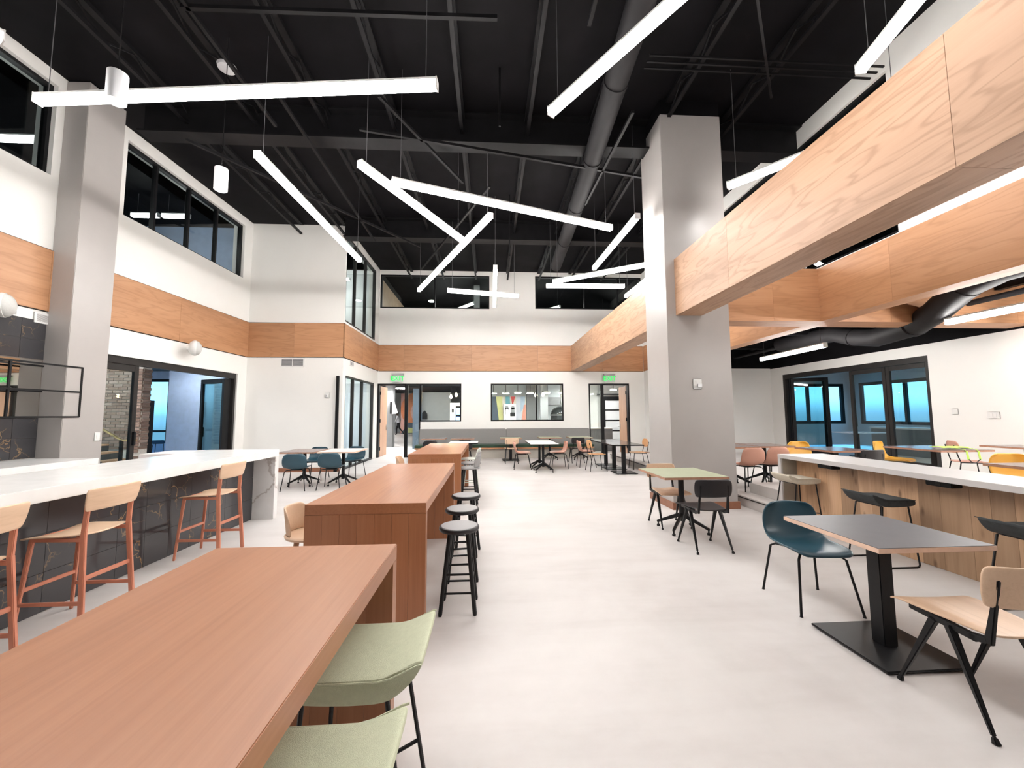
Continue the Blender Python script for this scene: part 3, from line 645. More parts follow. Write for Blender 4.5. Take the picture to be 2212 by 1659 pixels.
# ------------------------------------------------------------------ chairs, stools, tables (front of a seat is local +Y)
def add_mods(o, thick=.012, sub=1, off=0.0):
    s_ = o.modifiers.new('thickness', 'SOLIDIFY'); s_.thickness = thick; s_.offset = off
    if sub: d = o.modifiers.new('round', 'SUBSURF'); d.levels = sub; d.render_levels = sub
    return o
def sheet(rows, name, mat, parent, thick, sub=1, off=0.0):
    """grid surface from rows of points"""
    b_ = MB(); n = len(rows[0])
    for r in rows: b_.v += [tuple(p) for p in r]
    for i in range(len(rows)-1):
        for j in range(n-1): b_.f.append((i*n+j, i*n+j+1, (i+1)*n+j+1, (i+1)*n+j))
    me = bpy.data.meshes.new(name); me.from_pydata(b_.v, [], b_.f); me.update(); me.polygons.foreach_set('use_smooth', [True]*len(me.polygons))
    o = link(name, me, mat, parent); return add_mods(o, thick, sub, off)
def shell_chair(mat, label, group, arms=0.0):
    t = thing('shell_chair', label, 'chair', group=group)
    prof = [(.235, .425, .165), (.215, .44, .20), (.12, .437, .225), (0, .425, .232), (-.10, .425, .232), (-.17, .45, .232), (-.205, .51, .235), (-.225, .585, .236), (-.243, .655, .224), (-.253, .712, .196), (-.258, .742, .138)]
    rows = []; N = 9
    for i, (y, z, w_) in enumerate(prof):
        k = i/(len(prof)-1); r = []
        for j in range(N):
            u = -1+2*j/(N-1); e_ = abs(u)**2.6
            seat = max(0, 1-abs(k-.35)/.38); back = max(0, (k-.35)/.65)
            r.append((w_*u, y+e_*(.075*back+.02*seat), z+e_*(.045*seat)))
        rows.append(r)
    sheet(rows, 'shell', mat, t, .022, 2)
    for sx_ in (-1, 1):
        for sy in (-1, 1):
            MB().tube([(sx_*.10, sy*.08-.01, .405), (sx_*.15, sy*.15-.01, .405), (sx_*.175, sy*.175-.01, .385), (sx_*.225, sy*.235, .012), (sx_*.226, sy*.236, 0)], [.009, .009, .009, .009, .012], 8).build('leg', 'black_metal', t, smooth=True)
    bx(-.11, .11, -.12, .10, .398, .410).build('seat_plate', 'black_metal', t); return t
def compass_chair(smat, fmat, label, group, axis_mat=True):
    t = thing('plywood_chair', label, 'chair', group=group)
    rows = [[((.155+.055*min(1, (y+.21)/.3))*u, y, .462-.014*(1-u*u)*(1 if y < .1 else .6)-(.022 if y > .2 else (.006 if y > .14 else 0))) for u in (-1, -.96, -.6, 0, .6, .96, 1)] for y in (-.215, -.205, -.1, .02, .13, .20, .225)]
    sheet(rows, 'seat', smat, t, .012, 1)
    rows = []
    for z, w_, ro in ((.60, .18, 0), (.612, .205, 0), (.67, .215, 0), (.73, .215, 0), (.778, .205, 0), (.79, .18, 0)):
        rows.append([(w_*u, -.235-.05*(z-.60)-.035*(1-u*u), z) for u in (-1, -.75, -.4, 0, .4, .75, 1)])
    sheet(rows, 'backrest', smat, t, .012, 1)
    for s_ in (-1, 1):
        MB().bar((s_*.165, .15, .435), (s_*.165, -.17, .425), .022, .035).build('side_rail', fmat, t, bevel=.004)
        MB().bar((s_*.168, .02, .425), (s_*.195, .20, .03), .034, .034, wx2=.017, wz2=.017).bar((s_*.195, .20, .03), (s_*.196, .21, 0), .017, .017, wx2=.026, wz2=.03).build('leg', fmat, t, bevel=.004)
        MB().bar((s_*.168, -.05, .425), (s_*.195, -.225, .03), .034, .034, wx2=.017, wz2=.017).bar((s_*.195, -.225, .03), (s_*.196, -.235, 0), .017, .017, wx2=.026, wz2=.03).build('leg', fmat, t, bevel=.004)
        MB().bar((s_*.165, -.14, .425), (s_*.165, -.215, .44), .022, .034).bar((s_*.165, -.215, .425), (s_*.15, -.262, .73), .022, .034, up=(0, 1, 0), wx2=.018, wz2=.014).build('upright', fmat, t, bevel=.004)
        MB().lathe([(.007, -.262), (.007, -.255)], 8, c=(s_*.15, 0, .71), axis='Y').build('rivet', 'steel_plain', t)
    bx(-.16, .16, -.02, .01, .42, .44).build('cross_rail', fmat, t); return t
def oval_chair(mat, label, group):
    t = thing('oval_back_chair', label, 'chair', group=group)
    rows = [[(w_*u, y, .452-.012*(1-u*u)) for u in (-1, -.7, -.3, 0, .3, .7, 1)] for y, w_ in ((-.205, .13), (-.18, .18), (-.05, .205), (.1, .215), (.19, .195), (.215, .14))]
    sheet(rows, 'seat', mat, t, .016, 2)
    rows = [[(w_*u, -.225-.08*(z-.6)+.04*u*u, z) for u in (-1, -.7, -.3, 0, .3, .7, 1)] for z, w_ in ((.60, .10), (.62, .17), (.68, .215), (.74, .215), (.80, .17), (.82, .10))]
    sheet(rows, 'backrest', mat, t, .014, 2)
    for s_ in (-1, 1):
        MB().tube([(s_*.15, .17, .44), (s_*.185, .22, 0)], .009, 8).build('leg', 'black_metal', t, smooth=True)
        MB().tube([(s_*.14, -.24, .74), (s_*.15, -.20, .55), (s_*.155, -.17, .43), (s_*.19, -.25, 0)], .009, 8).build('leg', 'black_metal', t, smooth=True)
        MB().tube([(s_*.15, .17, .437), (s_*.155, -.17, .432)], .009, 8).build('side_rail', 'black_metal', t, smooth=True)
    return t
def round_stool(label, group):
    t = thing('round_stool', label, 'stool', group=group); H_ = .63
    MB().lathe([(.01, H_), (.135, H_), (.152, H_-.003), (.158, H_-.011), (.158, H_-.026), (.152, H_-.035), (.01, H_-.036)], 36).build('seat', 'black_shell', t, smooth=True)
    MB().lathe([(.01, H_+.001), (.140, H_+.001), (.142, H_-.001), (.01, H_-.002)], 36).build('seat_pad', 'stool_top', t, smooth=True)
    L = []
    for i in range(4):
        a = PI/4+i*PI/2; p = Vector((.095*math.cos(a), .095*math.sin(a), H_-.03)); q = Vector((.185*math.cos(a), .185*math.sin(a), 0)); L.append((p, q))
        MB().tube([p, p.lerp(q, .97), q], [.016, .0165, .013], 10).build('leg', 'black_metal', t, smooth=True)
    for i in range(4):
        for f in ((.40, .62) if i % 2 else (.52, .74)):
            a, b_ = L[i][0].lerp(L[i][1], f), L[(i+1) % 4][0].lerp(L[(i+1) % 4][1], f); MB().tube([a, b_], .0085, 8).build('stretcher', 'black_metal', t, smooth=True)
    return t
plain('stool_top', (.30, .295, .30), .5, var=.05)
def saddle_stool(mat, label, group):
    t = thing('upholstered_stool', label, 'stool', group=group)
    # side profile (y, z) of the cushion, back lip at -Y; two loops give the top and the underside
    top = [(.205, .636), (.195, .650), (.10, .655), (0, .655), (-.09, .656), (-.13, .665), (-.17, .682), (-.21, .700), (-.228, .704)]
    bot = [(.205, .606), (.195, .588), (.10, .580), (0, .576), (-.09, .578), (-.13, .586), (-.17, .608), (-.205, .642), (-.234, .688)]
    b_ = MB(); us = (-1, -.985, -.9, -.5, 0, .5, .9, .985, 1); n = len(us); rows = []
    ring = top + bot[::-1]; m_ = len(ring)
    for u in us:
        wf = .18; sh = .012 if abs(u) == 1 else 0
        for i, (y, z) in enumerate(ring):
            cy, cz = (0 if abs(y) < .2 else 0), .625
            yy = y*(1-.02*(abs(u) > .95)); zz = z - (sh if i < len(top) else -sh)*.9
            b_.v.append((wf*u*(1-.06*(y < -.15)*abs(u)), yy, zz))
    for i in range(n-1):
        for j in range(m_): b_.f.append((i*m_+j, i*m_+(j+1) % m_, (i+1)*m_+(j+1) % m_, (i+1)*m_+j))
    b_.f.append(tuple(range(m_))); b_.f.append(tuple((n-1)*m_+j for j in reversed(range(m_))))
    so = b_.build('seat', mat, t, smooth=True); md = so.modifiers.new('round', 'SUBSURF'); md.levels = 1; md.render_levels = 1
    so.data.polygons.foreach_set('use_smooth', [True]*len(so.data.polygons))
    for s_ in (-1, 1):
        MB().tube([(s_*.1805, y, z-.007) for y, z in top[1:]], .0035, 6).build('seam_piping', mat, so, smooth=True)
        MB().tube([(s_*.115, .15, .582), (s_*.14, .16, .575), (s_*.175, .195, .03), (s_*.175, .185, .012), (s_*.175, .16, .008), (s_*.175, -.16, .008), (s_*.175, -.185, .012), (s_*.175, -.195, .03), (s_*.14, -.11, .575), (s_*.115, -.10, .582)], .008, 8).build('sled_leg', 'black_metal', t, smooth=True)
        MB().tube([(s_*.165, .178, .21), (s_*.095, .06, .205), (s_*.095, -.06, .205), (s_*.165, -.165, .21)], .007, 8).build('footrest', 'black_metal', t, smooth=True)
    for y in (.06, -.06): MB().tube([(-.097, y, .205), (.097, y, .205)], .007, 8).build('cross_bar', 'black_metal', t, smooth=True)
    for y in (.15, -.1): MB().tube([(-.12, y, .58), (.12, y, .58)], .008, 8).build('seat_rail', 'black_metal', t, smooth=True)
    return t
def bar_chair(label, group):
    """plywood seat and back on a copper painted steel frame"""
    t = thing('bar_chair', label, 'bar chair', group=group); cm = 'copper_paint'; H_ = .66
    rows = [[(w_*u, y, H_-.02*(1-u*u)+dz) for u in (-1, -.97, -.6, 0, .6, .97, 1)] for y, w_, dz in ((.215, .195, -.02), (.20, .21, -.012), (.1, .212, 0), (-.05, .20, -.004), (-.16, .185, .004), (-.175, .165, .006))]
    sheet(rows, 'seat', 'ply_Y', t, .012, 1)
    rows = [[(w_*u, -.205-.16*(z-.84)-.03*(1-u*u), z) for u in (-1, -.95, -.5, 0, .5, .95, 1)] for z, w_ in ((.825, .185), (.835, .205), (.90, .215), (.97, .22), (.985, .205))]
    sheet(rows, 'backrest', 'ply_X', t, .012, 1)
    for s_ in (-1, 1):
        MB().bar((s_*.17, -.20, .93), (s_*.175, -.185, .66), .02, .034, up=(0, 1, 0)).bar((s_*.175, -.185, .67), (s_*.20, -.235, 0), .022, .036, up=(0, 1, 0)).build('rear_leg', cm, t, bevel=.004)
        MB().bar((s_*.165, .165, .635), (s_*.195, .215, 0), .022, .03, up=(0, 1, 0), wx2=.018, wz2=.022).build('front_leg', cm, t, bevel=.004)
        MB().bar((s_*.168, .17, .632), (s_*.175, -.18, .628), .02, .028).build('side_rail', cm, t, bevel=.003)
        MB().bar((s_*.188, .20, .2), (s_*.192, -.215, .2), .016, .026).build('stretcher', cm, t, bevel=.003)
    MB().bar((-.183, .193, .29), (.183, .193, .29), .02, .026).build('footrest', cm, t, bevel=.003)
    MB().bar((-.183, -.205, .36), (.183, -.205, .36), .016, .03).build('back_stretcher', cm, t, bevel=.003)
    MB().bar((-.165, .165, .632), (.165, .165, .632), .02, .026).build('front_rail', cm, t, bevel=.003)
    return t
def tub_stool(smat, lmat, label, group):
    """wooden counter stool with a curved low back"""
    t = thing('low_back_stool', label, 'stool', group=group); H_ = .645
    MB().lathe([(.01, H_), (.15, H_-.008), (.19, H_), (.2, H_-.008), (.195, H_-.024), (.01, H_-.03)], 28).build('seat', smat, t, smooth=True)
    rows = []
    for z, a in ((H_-.005, 1.05), (H_+.06, 1.05), (H_+.12, .98), (H_+.17, .85), (H_+.195, .6)):
        rows.append([((.185+.10*(z-H_))*math.sin(a*u), -(.185+.10*(z-H_))*math.cos(a*u), z) for u in (-1, -.7, -.35, 0, .35, .7, 1)])
    sheet(rows, 'backrest', smat, t, .014, 1)
    L = []
    for i in range(4):
        a = PI/4+i*PI/2; p = Vector((.12*math.cos(a), .12*math.sin(a), H_-.02)); q = Vector((.215*math.cos(a), .215*math.sin(a), 0)); L.append((p, q))
        MB().tube([p, q], [.019, .012], 10).build('leg', lmat, t, smooth=True)
    for i in range(4):
        f = (.6, .7)[i % 2]; MB().tube([L[i][0].lerp(L[i][1], f), L[(i+1) % 4][0].lerp(L[(i+1) % 4][1], f)], .009, 8).build('stretcher', lmat, t, smooth=True)
    return t
def table(top, edge, label, loc, w_=.72, d_=.72, h_=.74, base='plate', group='square cafe tables', rz=0.0, round_post=False):
    t = thing('cafe_table', label, 'table', loc, rz, group)
    e_ = bx(-w_/2, w_/2, -d_/2, d_/2, h_-.030, h_-.003).build('table_top', edge, t, bevel=.002)
    bx(-w_/2+.003, w_/2-.003, -d_/2+.003, d_/2-.003, h_-.004, h_).build('laminate', top, t)
    bx(-.15, .15, -.15, .15, h_-.045, h_-.03).build('mount_plate', 'black_metal', t)
    if base == 'plate':
        bx(-.27, .27, -.27, .27, .008, .022).build('base_plate', 'black_metal', t, bevel=.004); bx(-.045, .045, -.045, .045, .022, h_-.04).build('post', 'black_metal', t, bevel=.004)
        for a in (-1, 1):
            for b_ in (-1, 1): MB().lathe([(.018, 0), (.018, .008)], 10, c=(a*.22, b_*.22, 0)).build('foot', 'black_metal', t)
    else:
        MB().lathe([(.035, .12), (.035, h_-.04)], 20).build('post', 'black_metal', t, smooth=True)
        for i in range(4):
            a = PI/4+i*PI/2; c, s_ = math.cos(a), math.sin(a)
            MB().bar((.02*c, .02*s_, .20), (.33*c, .33*s_, .062), .034, .05, wx2=.026, wz2=.03).build('star_foot', 'black_metal', t, bevel=.004)
            MB().lathe([(.02, 0), (.022, .02), (.010, .03), (.010, .055)], 10, c=(.315*c, .315*s_, 0)).build('glide', 'black_metal', t, smooth=True)
    return t
# ------------------------------------------------------------------ counters
# left bar counter: dark tiled front, white top with waterfall end
lc = thing('bar_counter', 'bar counter base faced with glossy black gold-veined tiles', 'counter', (0, 0, 0))
bx(-4.15, -3.452, .9, 6.06, 0, .90).build('carcass', 'grout', lc)
ts = .3
for i in range(17):
    for j in range(3):
        y0 = 6.055-ts*(i+1)+.0; hh = (.298, .298, .298)[j]
        if y0 < .9: continue
        sbox('tile', (.012, ts-.003, .297), 'dark_tile', lc, (-3.446, y0+ts/2, .004+.30*j+.1485))
ct = thing('counter_top', 'thick white stone top of the left bar with veined waterfall end', 'countertop', (0, 0, 0))
bx(-4.17, -3.14, .9, 6.16, .90, 1.0).build('slab', 'white_quartz', ct, bevel=.003)
bx(-4.17, -3.14, 6.06, 6.16, 0, .899).build('waterfall_end', 'quartz_end', ct, bevel=.003)
bc = thing('back_counter', 'white back counter along the tiled left wall', 'counter', (0, 0, 0))
bx(-6.68, -5.72, .9, 6.1, 0, .78).build('carcass', 'white_paint', bc); bx(-6.66, -5.68, .9, 6.15, .78, .9).build('slab', 'white_quartz', bc, bevel=.003)
tag(bx(-5.3, -4.7, 6.35, 7.0, 0, .93).build('service_block', 'laminate_white', bevel=.006), 'low cream block standing behind the far end of the left bar', 'cabinet')
# dark wall tiles and the mirror behind the hanging shelf
wt = on_left(struct(bx(.001, .006, -10.5, -4.72, .9, 2.92).build('wall_tiling', 'grout')))
for i in range(14):
    for j in range(7):
        y1 = -4.725-.305*i; z0 = .905+.29*j
        if z0+.15 > 1.47 and z0+.15 < 2.30 and i < 9: continue
        sbox('tile', (.01, .301, .287), 'dark_tile', wt, (.011, y1-.152, z0+.145))
mr = bx(.0, .012, -7.45, -4.735, 1.49, 2.34).build('wall_mirror', 'mirror'); tag(mr, 'mirror panel in the dark wall tiles behind the black shelf', 'mirror'); on_left(mr)
# hanging black shelf frame
hs = on_left(thing('hanging_shelf', 'black metal frame shelf hanging in front of the mirror', 'shelf'))
for y in (-7.3, -6.3, -5.4, -4.5):
    for x in (.02, .36): bx(x-.012, x+.012, y-.012, y+.012, 1.50, 2.27).build('upright', 'black_metal', hs)
for z in (1.50, 1.88, 2.26):
    for x in (.02, .36): bx(x-.012, x+.012, -7.3, -4.5, z-.012, z+.012).build('rail', 'black_metal', hs)
    for y in (-7.3, -6.3, -5.4, -4.5): bx(.02, .36, y-.012, y+.012, z-.012, z+.012).build('cross_rail', 'black_metal', hs)
bx(.03, .35, -7.28, -5.42, 2.262, 2.276).build('shelf_board', 'black_metal', hs); bx(.03, .35, -7.28, -5.42, 1.87, 1.884).build('shelf_board', 'black_metal', hs)
# right counter: plank front, white top, waterfall end
rc = thing('plank_counter', 'platform-edge counter faced with upright knotty oak planks', 'counter')
bx(4.36, 4.52, -1.0, 5.40, 0, .865).build('carcass', 'gap_dark', rc)
y = 5.395; k = 0
while y > -.9:
    pw = (.16, .21, .13, .19, .24, .15)[k % 6]; sbox('plank', (.016, pw-.002, .862), 'rustic_oak', rc, (4.352, y-pw/2, .433)); y -= pw; k += 1
rt = thing('counter_top', 'pale grey-white stone top of the right plank-fronted counter', 'countertop')
bx(4.12, 4.80, -1.0, 5.46, .866, .92).build('slab', 'grey_quartz', rt, bevel=.003); bx(4.12, 4.80, 5.40, 5.46, 0, .865).build('waterfall_end', 'grey_quartz', rt, bevel=.003)
bx(4.14, 4.355, 5.392, 5.3995, 0, .864).build('inner_lining', 'greige_panel', rt)
for yy, lab in ((4.75, 'black power box under the right counter top nearer the column'), (3.5, 'black power box under the right counter top nearer the viewer')):
    t = thing('power_box', lab, 'power box', (4.24, yy, .83)); bx(-.05, .06, -.11, .11, -.02, .035).build('case', 'black_metal', t, bevel=.006); bx(-.054, -.049, -.02, .02, -.008, .02).build('socket', 'frame_dark', t)
# ------------------------------------------------------------------ high wooden tables
def high_table(y0, y1, label):
    t = thing('high_table', label, 'table', (-.835, (y0+y1)/2, 0), 0, 'long brown wooden high tables'); h = (y1-y0)/2; w_ = .405
    bx(-w_, w_, -h, h, .83, .9).build('top', 'table_wood_Y', t, bevel=.0025)
    for s_ in (-1, 1):
        n = 7; bw = 2*w_/n; a, c = sorted((s_*h, s_*(h-.066)))
        for i in range(n): bx(-w_+bw*i+.0006, -w_+bw*(i+1)-.0006, a, c, 0, .8297).build('board', 'table_wood_Z', t)
    return t
high_table(-.33, 1.925, 'nearest brown wooden high table, with green stools at its side'); high_table(2.785, 5.03, 'middle brown wooden high table, with round black stools along it'); high_table(6.2, 8.55, 'farthest brown wooden high table, nearest the grey bench')
# ------------------------------------------------------------------ seats along the counters and high tables
s0 = saddle_stool('green_fabric', 'pale green padded stool at the nearest high table, the farther of two', 'green stools'); s0.location = (-.445, 1.53, 0); s0.rotation_euler = (0, 0, PI/2)
dup(s0, (-.45, 1.0, 0), PI/2, 'pale green padded stool at the nearest high table, at the bottom edge')
r0 = round_stool('round black stool nearest the viewer beside the middle high table', 'round black stools'); r0.location = (-.235, 3.22, 0)
dup(r0, (-.25, 3.80, 0), .1, 'middle one of the three round black stools'); dup(r0, (-.25, 4.42, 0), -.1, 'round black stool farthest from the viewer beside the middle high table')
b0 = bar_chair('copper and plywood bar chair at the far end of the left bar', 'copper bar chairs'); b0.location = (-3.06, 4.62, 0); b0.rotation_euler = (0, 0, PI/2)
dup(b0, (-3.06, 3.22, 0), PI/2, 'copper and plywood bar chair in the middle of the left bar'); dup(b0, (-3.06, 2.44, 0), PI/2, 'copper and plywood bar chair cut off by the left edge')
w0 = tub_stool('ply_Y', 'door_wood', 'light wood low-back stool on the left of the middle high table', 'low-back stools'); w0.location = (-1.29, 3.08, 0); w0.rotation_euler = (0, 0, -PI/2)
dup(w0, (-1.30, 6.55, 0), -PI/2, 'light wood low-back stool on the left of the farthest high table')
plain('stool_grey', (.30, .30, .30), .45, var=.05); plain('stool_mint', (.62, .66, .60), .45, var=.05)
g0 = tub_stool('stool_grey', 'black_metal', 'grey-seated low-back stool nearest the viewer at the farthest high table', 'low-back stools'); g0.location = (-.34, 6.62, 0); g0.rotation_euler = (0, 0, PI/2)
dup(g0, (-.34, 7.25, 0), PI/2, 'grey-seated low-back stool in the middle of the farthest high table')
g1 = tub_stool('stool_mint', 'stool_mint', 'pale mint low-back stool at the far end of the farthest high table', 'low-back stools'); g1.location = (-.36, 7.95, 0); g1.rotation_euler = (0, 0, PI/2)
s1 = saddle_stool('cream_fabric', 'cream padded stool at the far end of the right counter', 'stools at the right counter'); s1.location = (4.10, 5.12, 0); s1.rotation_euler = (0, 0, -PI/2)
s2 = saddle_stool('grey_fabric', 'dark grey padded stool in the middle of the right counter', 'stools at the right counter'); s2.location = (3.97, 3.87, 0); s2.rotation_euler = (0, 0, -PI/2)
dup(s2, (3.98, 2.72, 0), -PI/2, 'dark grey padded stool at the right edge by the counter')
# ------------------------------------------------------------------ cafe tables in the hall
G = 'square cafe tables'
table('laminate_grey', 'edge_light', 'grey-topped square table nearest the viewer on the right', (2.545, 2.51, 0), .72, .72)
c_blue = shell_chair('blue_shell', 'petrol blue shell chair at the near grey table', 'blue shell chairs'); c_blue.location = (2.55, 3.11, 0); c_blue.rotation_euler = (0, 0, PI-.1)
c_wood = compass_chair('ply_Y', 'black_metal', 'plywood chair with black legs at the bottom right', 'plywood chairs'); c_wood.location = (2.50, 1.99, 0); c_wood.rotation_euler = (0, 0, -.06)
table('laminate_green', 'ply_edge', 'sage green topped table in front of the grey column', (2.50, 5.08, 0), .80, .84, base='star')
dup(c_wood, (2.45, 5.33, 0), PI, 'plywood chair behind the sage green table by the column')
c_black = compass_chair('black_shell', 'black_metal', 'all black chair in front of the sage green table', 'black chairs'); c_black.location = (2.425, 4.44, 0)
# left pair with blue chairs
table('laminate_dark', 'ply_edge', 'brown-topped table beside the end of the left bar', (-4.03, 8.98, 0), .76, .9, base='star')
table('laminate_white', 'edge_light', 'white-topped table with the blue chairs, on the right of the brown one', (-3.2, 8.98, 0), .78, .9, base='star')
dup(c_blue, (-3.92, 8.42, 0), .12, 'blue shell chair with its back to the viewer at the brown table'); dup(c_blue, (-3.25, 8.50, 0), .05, 'blue shell chair with its back to the viewer at the white table')
dup(c_blue, (-4.10, 9.72, 0), PI, 'blue shell chair on the far side of the brown table'); dup(c_blue, (-3.28, 9.80, 0), PI-.2, 'blue shell chair on the far side of the white table')
# grey bench along the far wall and its tables
bn = thing('wall_bench', 'long grey upholstered bench with green seat along the far wall', 'bench')
for a, c in ((-2.47, .62), (.62, 3.66)): bx(a+.004, c-.004, FY-.17, FY-.03, .42, 1.0).build('back_cushion', 'bench_fabric', bn, bevel=.02)
for a, c in ((-2.52, -.6), (-.6, 1.5), (1.5, 3.66)): bx(a+.003, c-.003, FY-.80, FY-.15, .38, .47).build('seat_cushion', 'bench_green', bn, bevel=.02)
bx(-2.52, 3.66, FY-.78, FY-.03, .33, .38).build('seat_rail', 'oak_X', bn); bx(-2.48, 3.64, FY-.70, FY-.03, 0, .33).build('base', 'bench_base', bn)
TB = 13.15
table('laminate_dark', 'ply_edge', 'brown table at the left end of the grey bench', (-1.78, TB, 0), .74, .72, base='star')
table('laminate_dark', 'ply_edge', 'brown table second from the left along the grey bench', (-.85, TB, 0), .74, .72, base='star')
table('laminate_green', 'ply_edge', 'pale table in the middle of the bench behind the plywood chair', (.72, TB, 0), .70, .70)
table('laminate_green', 'ply_edge', 'sage green table on the bench behind the pink chairs', (2.04, TB+.1, 0), .74, .74, base='star')
table('laminate_green', 'ply_edge', 'sage green table at the right end of the grey bench', (3.05, TB+.1, 0), .76, .74, base='star')
table('laminate_white', 'frame_black', 'white table with black edge just beyond the farthest high table', (-.70, 11.2, 0), .80, .75, base='star')
table('laminate_white', 'frame_black', 'nearer white table with black edge between the two pink chairs', (1.44, 10.5, 0), .74, .76, base='star')
table('laminate_white', 'frame_black', 'farther white table with black edge between the two pink chairs', (1.44, 11.27, 0), .74, .76, base='star')
c_blk2 = shell_chair('black_shell', 'black shell chair between the white table and the bench', 'black chairs'); c_blk2.location = (-.75, 12.35, 0); c_blk2.rotation_euler = (0, 0, .1)
dup(c_blk2, (-1.75, 12.3, 0), -.1, 'black shell chair at the left bench table, mostly hidden by the high table')
dup(c_wood, (.70, 12.35, 0), 0, 'plywood chair with its back to the viewer near the bench middle')
dup(c_black, (2.74, 12.35, 0), .05, 'black chair with its back to the viewer at the right bench end')
c_pink = shell_chair('pink_shell', 'pink shell chair on the left of the white black-edged tables', 'pink shell chairs'); c_pink.location = (.93, 11.05, 0); c_pink.rotation_euler = (0, 0, -PI/2-.05)
dup(c_pink, (1.96, 11.1, 0), PI/2, 'pink shell chair on the right of the white black-edged tables')
for yy, lab in ((10.03, 'nearest of the three dark glossy tables in a row left of the column'), (10.80, 'middle of the three dark glossy tables in a row left of the column'), (11.57, 'farthest of the three dark glossy tables in a row left of the column')):
    table('laminate_black', 'frame_black', lab, (3.45, yy, 0), .80, .766)
dup(c_pink, (2.80, 11.35, 0), -PI/2, 'pink shell chair on the left side of the dark glossy tables')
c_oval = oval_chair('orange_shell', 'tan oval-back chair on the left side of the dark glossy tables', 'oval-back chairs'); c_oval.location = (2.86, 10.45, 0); c_oval.rotation_euler = (0, 0, -PI/2+.1)
dup(c_oval, (4.12, 10.75, 0), PI/2, 'tan oval-back chair between the dark glossy tables and the grey column')
# ------------------------------------------------------------------ tables on the platform
GP = 'tables on the platform'
table('laminate_dark', 'ply_edge', 'brown platform table close to the column behind the pink chair', (4.55, 7.2, PZ), .62, .75, base='star', group=GP)
table('laminate_dark', 'ply_edge', 'brown platform table second from the column', (5.25, 7.3, PZ), .68, .75, base='star', group=GP)
table('laminate_dark', 'ply_edge', 'brown platform table in front of the left yellow chair', (5.78, 6.35, PZ), .74, .78, group=GP)
table('laminate_dark', 'ply_edge', 'brown platform table with the neon strap bag on it', (7.55, 6.30, PZ), .92, .92, group=GP)
table('laminate_dark', 'ply_edge', 'brown platform table against the right wall', (9.35, 6.35, PZ), .8, .8, group=GP)
table('laminate_dark', 'ply_edge', 'brown platform table at the right edge beside the near yellow chair', (6.18, 3.98, PZ), .76, .76, group=GP)
dup(c_pink, (4.56, 6.83, PZ), .1, 'pink shell chair on the platform right beside the grey column', 'pink shell chairs')
dup(c_pink, (5.06, 6.9, PZ), .1, 'pink shell chair half hidden behind the right counter end', 'pink shell chairs')
c_yel = shell_chair('yellow_shell', 'yellow shell chair on the platform in front of the left folding leaf', 'yellow shell chairs'); c_yel.location = (5.86, 7.0, PZ); c_yel.rotation_euler = (0, 0, PI); c_yel.scale = (1.05, 1.05, 1.08)
dup(c_yel, (7.45, 6.90, PZ), PI+.5, 'yellow shell chair beside the table with the neon strap bag'); dup(c_yel, (6.66, 4.55, PZ), PI-.2, 'yellow shell chair nearest the viewer at the right edge')
dup(c_black, (5.66, 5.82, PZ), .1, 'dark chair back showing above the right counter', 'black chairs')
c_po = oval_chair('pink_shell', 'pink oval-back chair near the right wall behind the neon strap bag', 'oval-back chairs'); c_po.location = (8.72, 6.75, PZ); c_po.rotation_euler = (0, 0, -PI/2-.5)
# bag with neon straps lying on the table
bg_ = thing('strap_bag', 'flat black bag with neon yellow straps lying on a platform table', 'bag', (7.52, 6.08, PZ+.74))
sheet([[(-.24+.08*i, -.12+.06*j, .012+.018*math.sin(i*1.3+j*.9)**2+.01*(j in (1, 2, 3))) for i in range(7)] for j in range(5)], 'pouch', 'neon', bg_, .012, 1, 1.0)
sheet([[(-.27+.09*i, -.15+.05*j, .006+.012*math.sin(i*1.7+j)**2) for i in range(7)] for j in range(2)], 'trim', 'black_shell', bg_, .01, 1, 1.0)
for x in (-.02, .18): MB().bar((x, -.08, .03), (x, -.235, .010), .035, .004).bar((x, -.235, .008), (x+.01, -.250, -.02), .035, .004).bar((x+.01, -.250, -.015), (x+.03, -.252, -.15), .035, .004, up=(0, 1, 0)).build('strap', 'neon', bg_)
MB().tube([(.01, -.252, -.14), (.06, -.254, -.19), (.13, -.254, -.20), (.21, -.252, -.14)], .007, 6).build('strap', 'black_shell', bg_, smooth=True)
# ------------------------------------------------------------------ left room: brick wall, stair, window seat
BY = 10.3; bxr = -8.62
bw = struct(bx(-12.6, bxr-.012, BY+.012, BY+.27, 0, 2.75).build('wall_brick', 'mortar'))
L_, Hh, J = .215, .065, .012; nr = int(2.75/(Hh+J))
for r in range(nr):
    z = .005+Hh/2+r*(Hh+J)
    x = bxr - (L_/2 if r % 2 else L_/2)
    # face bricks: only the stretch seen through the doors
    o_ = 0 if r % 2 else (L_+J)/2
    if r % 2 == 0: sbox('brick', (L_/2-.006, .03, Hh), 'brick', bw, (bxr-L_/4, BY+.006, z))
    for k in range(8 if z > .7 else 0): sbox('brick', (L_, .03, Hh), 'brick', bw, (bxr-o_-L_/2-k*(L_+J)+.0, BY+.006, z))
    if z > .7:
        sbox('brick', (.03, L_, Hh), 'brick', bw, (bxr-.006, BY+.14+(0 if r % 2 else .02), z))
st = thing('staircase', 'dark stair with metal railing in front of the brick wall', 'stairs', (-9.5, 9.3, 0))
for i in range(9):
    bx(1.5-.28*(i+1), 1.5-.28*i, -.1, .8, .17*i+.13, .17*(i+1)).build('tread', 'door_wood', st); bx(1.5-.28*i-.02, 1.5-.28*i, -.1, .8, .17*i, .17*i+.13).build('riser', 'room_dark', st)
MB().bar((1.55, -.1, .05), (-1.0, -.1, 1.58), .04, .26).build('stringer', 'black_metal', st)
